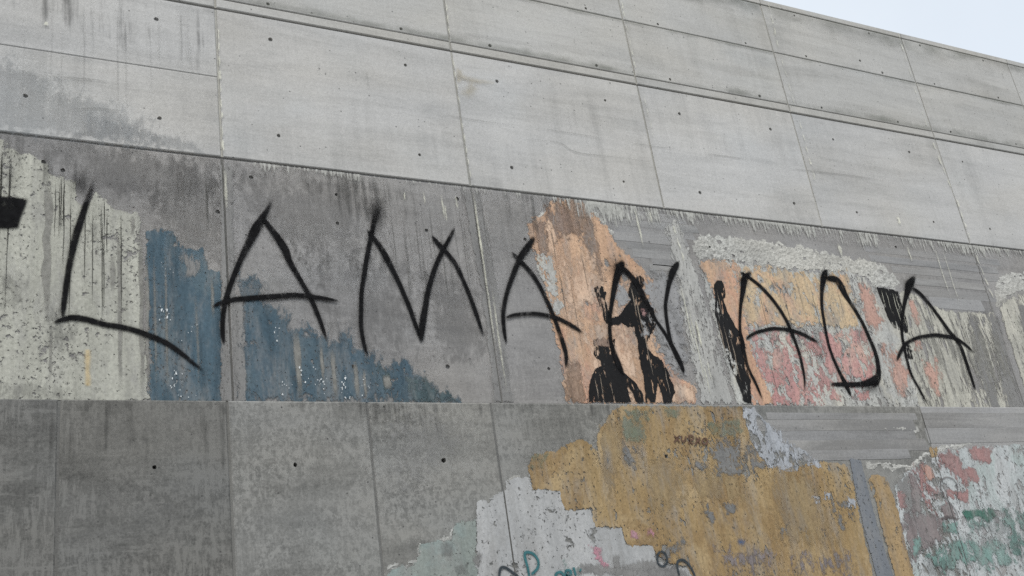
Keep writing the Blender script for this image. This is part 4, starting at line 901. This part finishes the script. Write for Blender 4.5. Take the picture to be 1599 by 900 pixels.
# ------------------------------------------------------------------ painted black figures
GF = 'black silhouettes painted on the murals'
fig = patch('painted_figure', [(984, 470), (979, 460), (983, 446), (990, 436), (998, 434), (1004, 441), (1003, 452), (1008, 466), (1006, 474), (1014, 478), (1023, 486), (1024, 505), (1018, 520), (1010, 530), (1012, 545), (1020, 556), (1032, 562), (1042, 580), (1050, 600), (1052, 612), (1048, 629), (1036, 629), (1030, 608), (1026, 596), (1024, 610), (1023, 629), (1008, 629), (1006, 610), (1003, 585), (998, 560), (994, 530), (990, 510), (980, 511), (970, 506), (955, 510), (946, 506), (940, 492), (934, 474), (930, 462), (927, 450), (932, 448), (935, 456), (937, 447), (942, 448), (942, 456), (946, 458), (944, 468), (948, 484), (954, 498), (968, 494), (974, 480)], P_BLACKF, None, 19, edge=0.011, step=0.006)
tag(fig, 'standing long-haired black silhouette raising one hand, under letter N', 'painted figure', GF)
strokes('scratch', [down(984, 448, 500, 1.6, .9), down(991, 460, 520, 1.8, .8), down(1003, 510, 590, .8, .9), down(1036, 572, 622, .9, .7)], SCR, fig, 22, feather=0.8, kind='stuff')
blob('worn_patch', [(1000, 500), (1012, 505), (1014, 525), (1004, 530)], P_MIST, fig, 23, feather=0.5, op=.7)
blob('red_mark', [(1001, 486), (1008, 487), (1007, 495), (1002, 494)], P_RED, fig, 24, feather=0.4)
for p in ([(1012, 440), (1024, 445), (1030, 470), (1022, 490), (1014, 470)],): patch('hair', [(992, 434), (999, 431), (1005, 437), (1004, 446), (998, 449), (992, 444)], P_BLACKF, fig, 21, edge=0.006, step=0.005)
seat = patch('painted_figure', [(919, 628), (918, 612), (920, 598), (924, 585), (931, 576), (938, 572), (937, 563), (930, 560), (926, 553), (928, 545), (925, 540), (926, 531), (930, 533), (933, 528), (937, 532), (941, 527), (946, 531), (951, 527), (955, 532), (959, 529), (959, 545), (960, 560), (964, 572), (970, 580), (982, 590), (994, 602), (1003, 616), (1004, 629), (992, 629), (986, 612), (976, 603), (983, 615), (984, 628)], P_BLACKF, None, 20, edge=0.008, step=0.006)
tag(seat, 'seated crowned black silhouette facing left at the feet of the standing figure', 'painted figure', GF)
patch('crown', [(927, 540), (926, 531), (930, 534), (933, 528), (937, 533), (941, 527), (946, 532), (951, 527), (955, 533), (958, 541), (950, 543), (938, 541)], P_RUST, seat, 22, edge=0.008, step=0.006)
strokes('scratch', [down(928, 590, 625, 1.3, .8), down(934, 580, 626, 1.2, .7), down(952, 595, 620, 1.2, .5)], SCR, seat, 23, feather=0.8, kind='stuff')
colf = patch('painted_figure', [(1114, 446), (1118, 439), (1126, 439), (1129, 448), (1132, 462), (1129, 470), (1134, 484), (1142, 500), (1148, 512), (1156, 520), (1160, 530), (1164, 545), (1158, 548), (1160, 560), (1166, 575), (1173, 600), (1172, 618), (1172, 630), (1160, 628), (1154, 605), (1148, 590), (1138, 570), (1130, 545), (1122, 515), (1115, 490), (1116, 468)], P_BLACKF, None, 20, edge=0.01, step=0.006)
tag(colf, 'narrow leaning black silhouette on the orange strip left of the third letter A', 'painted figure', GF)
strokes('scratch', [down(1120, 500, 560, 1.6, .8), down(1128, 505, 600, 1.4, .7), down(1138, 520, 600, 1.6, .6), down(1118, 452, 500, 1.3, .6)], SCR, colf, 22, feather=0.8, kind='stuff')
blob('worn_patch', [(1124, 540), (1140, 545), (1152, 590), (1140, 590)], P_PALE, colf, 23, feather=0.7, op=.55)
wing = patch('painted_figure', [(1368, 449), (1392, 453), (1402, 456), (1404, 470), (1412, 490), (1418, 510), (1416, 520), (1408, 518), (1396, 513), (1388, 502), (1380, 482)], P_BLACKF, None, 20, edge=0.01, step=0.006)
tag(wing, 'short black wedge shaped painted remnant left of the last letter A', 'painted figure', GF)
strokes('scratch', [down(x, a_, b_, random.uniform(.5, 1.1), random.uniform(.5, .9)) for x, a_, b_ in ((1374, 452, 480), (1381, 452, 490), (1391, 455, 510), (1396, 458, 490), (1404, 475, 515))], LIME, wing, 22, feather=0.8, kind='stuff')
blob('lower_remnant', [(1412, 536), (1420, 540), (1424, 560), (1416, 562)], P_BLACKW, wing, 21, feather=0.4)

# ------------------------------------------------------------------ sprayed letters LA MANADA
GL = 'large black sprayed capital letters across the wall'
def letter(label, sts, smudges=(), base=26, name='graffiti_letter', group=GL, mat=SP_BLACK, low=False, feather=3.0, halo=4.5):
    xs = [q[0] for s_ in sts for q in s_]; ys = [q[1] for s_ in sts for q in s_]
    c = px(sum(xs) / len(xs), max(ys), LOWY if low else 0)
    e = empty(name, (c[0], lay(LOWY if low else 0, base), c[1])); tag(e, label, 'graffiti', group)
    if not low: sts = [[(q[0], q[1], q[2] * 0.62) + tuple(q[3:]) for q in s_] for s_ in sts]
    for k, s_ in enumerate(sts): stroke('stroke', s_, mat, e, base + 1 + k, low, feather, halo)
    for k, p in enumerate(smudges): blob('overspray', p, mat, e, base + 6 + k, low, 0.85, 0.42)
    return e
letter('black sprayed letter L on the cream and blue paint at far left',
       [[(147, 277, 8, .2), (142, 297, 9, .5), (133, 323, 11, .9), (125, 348, 13), (117, 373, 14), (109, 410, 12), (104, 440, 11), (100, 470, 10), (97, 500, 4)],
        [(81, 506, 2), (95, 501, 7), (113, 497, 12), (135, 500, 12), (160, 507, 11), (190, 512, 11), (213, 518, 11), (240, 528, 11), (263, 539, 10), (283, 553, 8), (300, 567, 6, .9), (325, 587, 3, .3)]],
       [[(112, 278), (130, 270), (140, 290), (130, 305), (115, 298)]])
letter('first black sprayed letter A, its bar crossing the blue paint',
       [[(427, 309, 8, .25), (418, 326, 9, .6), (408, 343, 14), (398, 360, 20), (388, 380, 15), (375, 407, 11), (363, 436, 10), (354, 462, 10), (348, 490, 9), (347, 520, 8), (349, 541, 3)],
        [(408, 338, 6), (419, 354, 10), (430, 368, 13), (438, 380, 16), (445, 392, 17), (452, 410, 12), (467, 436, 9), (485, 468, 9), (500, 504, 7), (510, 535, 2)],
        [(330, 481, 2), (345, 474, 7), (365, 469, 9), (400, 466, 11), (430, 464, 11), (460, 462, 10), (490, 465, 9), (510, 468, 6), (530, 472, 2)]])
letter('black sprayed letter M on bare grey concrete',
       [[(591, 318, 14, .22), (586, 338, 13, .45), (581, 358, 10, .8), (577, 378, 9), (572, 403, 9), (568, 428, 9), (564, 455, 8), (563, 480, 8), (563, 510, 8), (567, 536, 7), (574, 559, 2)],
        [(571, 360, 3), (582, 372, 8), (593, 387, 11), (603, 404, 13), (611, 420, 10), (620, 438, 9), (637, 477, 9), (648, 508, 8), (656, 530, 6)],
        [(656, 536, 5), (657, 522, 12), (659, 503, 14), (663, 480, 12), (667, 457, 10), (678, 420, 9), (690, 393, 8), (701, 373, 6), (711, 353, 4, .4)],
        [(672, 368, 3), (682, 380, 9), (692, 391, 9), (703, 403, 8), (713, 418, 9), (722, 438, 8), (731, 459, 8), (743, 492, 8), (755, 530, 2)]],
       [[(578, 320), (596, 315), (600, 340), (588, 362), (578, 348)]])
letter('second black sprayed letter A, its right leg on the orange mural edge',
       [[(836, 368, 6, .3), (829, 378, 11, .7), (820, 391, 13, .95), (810, 406, 11), (798, 436, 9), (790, 460, 8), (785, 488, 8), (786, 515, 7), (790, 540, 2)],
        [(797, 394, 3), (806, 403, 7), (814, 411, 8), (827, 425, 9), (838, 441, 8), (847, 458, 8), (862, 491, 8), (873, 522, 9), (879, 540, 10), (883, 558, 7), (881, 582, 2, .5)],
        [(788, 498, 2), (798, 494, 5), (810, 492, 6), (837, 491, 7), (866, 497, 8), (882, 504, 8), (896, 512, 8, .9), (911, 522, 5, .4)]])
letter('black sprayed letter N over the standing figure on the orange mural',
       [[(975, 407, 5, .7), (968, 417, 16), (963, 430, 15), (959, 446, 12), (955, 468, 9), (951, 500, 7), (952, 530, 8), (957, 550, 10), (964, 568, 13), (969, 579, 9), (974, 588, 2)],
        [(957, 413, 4), (967, 418, 12), (978, 426, 12), (992, 443, 13), (1006, 468, 11), (1021, 498, 7), (1032, 514, 7), (1042, 530, 8), (1051, 547, 11), (1059, 563, 12), (1064, 575, 8), (1067, 586, 2)],
        [(1060, 408, 4, .6), (1054, 417, 11), (1048, 428, 13), (1043, 446, 9), (1039, 468, 7), (1038, 485, 7), (1041, 509, 7), (1045, 530, 7), (1050, 544, 3)]],
       [[(952, 408), (968, 406), (976, 425), (962, 436), (950, 425)]])
letter('third black sprayed letter A on the yellow and pink mural',
       [[(1174, 423, 4, .3), (1167, 430, 10, .7), (1161, 438, 14), (1159, 452, 11), (1157, 466, 8), (1155, 482, 6), (1154, 510, 5), (1156, 530, 7), (1160, 548, 8), (1167, 575, 6), (1180, 602, 5), (1191, 629, 1.5)],
        [(1153, 425, 2.5), (1162, 430, 5), (1171, 436, 6), (1187, 449, 7), (1207, 471, 7), (1225, 498, 7), (1236, 523, 7), (1246, 550, 6), (1252, 575, 5), (1255, 595, 4, .7), (1254, 618, 2, .3)],
        [(1163, 531, 2), (1172, 524, 4), (1183, 519, 5), (1207, 514, 6), (1235, 517, 6), (1257, 525, 7), (1268, 531, 7, .8), (1278, 537, 4, .3)]],
       [[(1152, 436), (1164, 432), (1166, 446), (1156, 450)]])
letter('black sprayed letter D with barred foot on the yellow and pink mural',
       [[(1291, 421, 3, .8), (1287, 428, 11), (1284, 438, 12), (1282, 455, 8), (1282, 478, 6), (1286, 506, 6), (1292, 537, 6), (1301, 563, 6), (1312, 587, 8), (1319, 600, 11), (1324, 611, 8), (1328, 621, 2)],
        [(1286, 436, 9), (1297, 436, 11), (1305, 438, 14), (1311, 446, 17), (1318, 460, 13), (1325, 471, 9), (1332, 482, 8), (1346, 506, 7), (1358, 533, 8), (1366, 553, 9), (1370, 573, 10), (1370, 588, 12), (1365, 598, 14), (1358, 602, 10)],
        [(1295, 601, 4), (1308, 601, 7), (1324, 601, 8), (1340, 601, 9), (1352, 599, 12), (1362, 595, 14), (1369, 588, 8)]],
       [[(1278, 428), (1292, 424), (1296, 438), (1284, 444)], [(1345, 600), (1368, 596), (1368, 612), (1352, 614)]])
letter('last black sprayed letter A at the right, on streaky cream paint',
       [[(1429, 429, 3, .6), (1423, 439, 11), (1418, 447, 16), (1415, 458, 11), (1412, 470, 8), (1408, 493, 6), (1407, 520, 6), (1411, 545, 6), (1415, 563, 6), (1422, 586, 5), (1434, 608, 4), (1450, 637, 1.5)],
        [(1422, 450, 5), (1432, 456, 6), (1442, 466, 7), (1461, 490, 7), (1481, 518, 8), (1491, 530, 8), (1500, 545, 8), (1511, 577, 7), (1518, 598, 5), (1522, 611, 1.5)],
        [(1398, 566, 2), (1404, 552, 6), (1411, 540, 6), (1420, 533, 5), (1436, 527, 5), (1459, 524, 6), (1475, 526, 6), (1490, 529, 7), (1506, 539, 5), (1521, 553, 2)]],
       [[(1410, 440), (1424, 436), (1426, 454), (1414, 458)]])
dash = patch('graffiti_dash', [(-60, 306), (0, 309), (24, 310), (41, 314), (37, 326), (31, 340), (27, 356), (10, 357), (-60, 355)], SP_BLACK, None, 27, edge=0.012, step=0.008)
tag(dash, 'thick black sprayed dash cut by the left edge of the photo', 'graffiti')

# small tags low on the murals
GS = 'small sprayed tags near the foot of the wall'
letter('small teal letter D sprayed on the white paint', [[(826, 905, 3), (823, 888, 3), (818, 868, 3.4), (822, 863, 3.4), (832, 866, 3.4), (839, 876, 3), (838, 888, 3), (828, 898, 2.6)]], name='graffiti_tag', group=GS, mat=SP_TEAL, low=True, feather=1.6, halo=2)
letter('small teal letters DRI with a dot on the white paint',
       [[(866, 905, 3), (867, 897, 3), (874, 894, 3), (880, 900, 3), (880, 906, 2)], [(884, 906, 3), (882, 893, 3), (889, 892, 3), (890, 897, 3), (884, 899, 3), (893, 903, 2)], [(894, 886, 3), (898, 900, 3)], [(904, 890, 4), (906, 892, 4)]], name='graffiti_tag', group=GS, mat=SP_TEAL, low=True, feather=1.6, halo=2)
letter('thin dark angled stroke at the bottom edge left of the teal D', [[(778, 906, 3), (780, 889, 3), (788, 887, 3.2), (800, 895, 3), (812, 905, 2.5)]], name='graffiti_tag', group=GS, mat=SP_DARK, low=True, feather=1.6, halo=2)
letter('small dark sprayed ring on the border of ochre and white', [[(1030, 862, 2.5), (1025, 868, 2.5), (1026, 880, 2.5), (1034, 885, 2.5), (1040, 878, 2.5), (1038, 866, 2.5), (1030, 861, 2)]], name='graffiti_tag', group=GS, mat=SP_DARK, low=True, feather=1.4, halo=2)
letter('small dark sprayed arch at the bottom right of the white paint', [[(1059, 900, 2.5), (1056, 880, 3), (1064, 875, 3.2), (1074, 882, 3), (1082, 896, 2.5), (1085, 905, 2)]], name='graffiti_tag', group=GS, mat=SP_DARK, low=True, feather=1.4, halo=2)
letter('thin dark sprayed head outline on the red and white mural', [[(1468, 776, 1.5), (1472, 772, 2.2), (1467, 762, 2.2), (1468, 752, 2), (1476, 746, 1.8), (1488, 750, 1.6), (1494, 764, 1.6), (1492, 780, 1.2)], [(1472, 776, 2), (1482, 786, 2), (1492, 800, 2), (1495, 812, 1.5)], [(1468, 811, 3), (1480, 808, 4), (1494, 812, 3)]], name='graffiti_tag', group=GS, mat=SP_FAINT, low=True, feather=1.2, halo=0)
letter('brown scratched word XURXO high on the ochre patch',
       [[(1051, 681, 1.8), (1056, 686, 2), (1060, 692, 1.8)], [(1060, 681, 1.8), (1055, 687, 2), (1051, 692, 1.8)], [(1063, 681, 1.8), (1063, 688, 2), (1067, 690, 2), (1070, 682, 1.8)], [(1075, 695, 2), (1074, 682, 2), (1080, 682, 2), (1080, 687, 2), (1075, 689, 2), (1081, 695, 2)],
        [(1085, 684, 2), (1089, 689, 2), (1092, 695, 2)], [(1092, 684, 2), (1087, 690, 2), (1084, 696, 2)], [(1098, 686, 2), (1095, 690, 2), (1098, 695, 2), (1103, 692, 2), (1101, 686, 2), (1097, 686, 1.5)]], name='graffiti_tag', group=GS, mat=SP_BROWN, low=True, feather=1.2, halo=0.8)
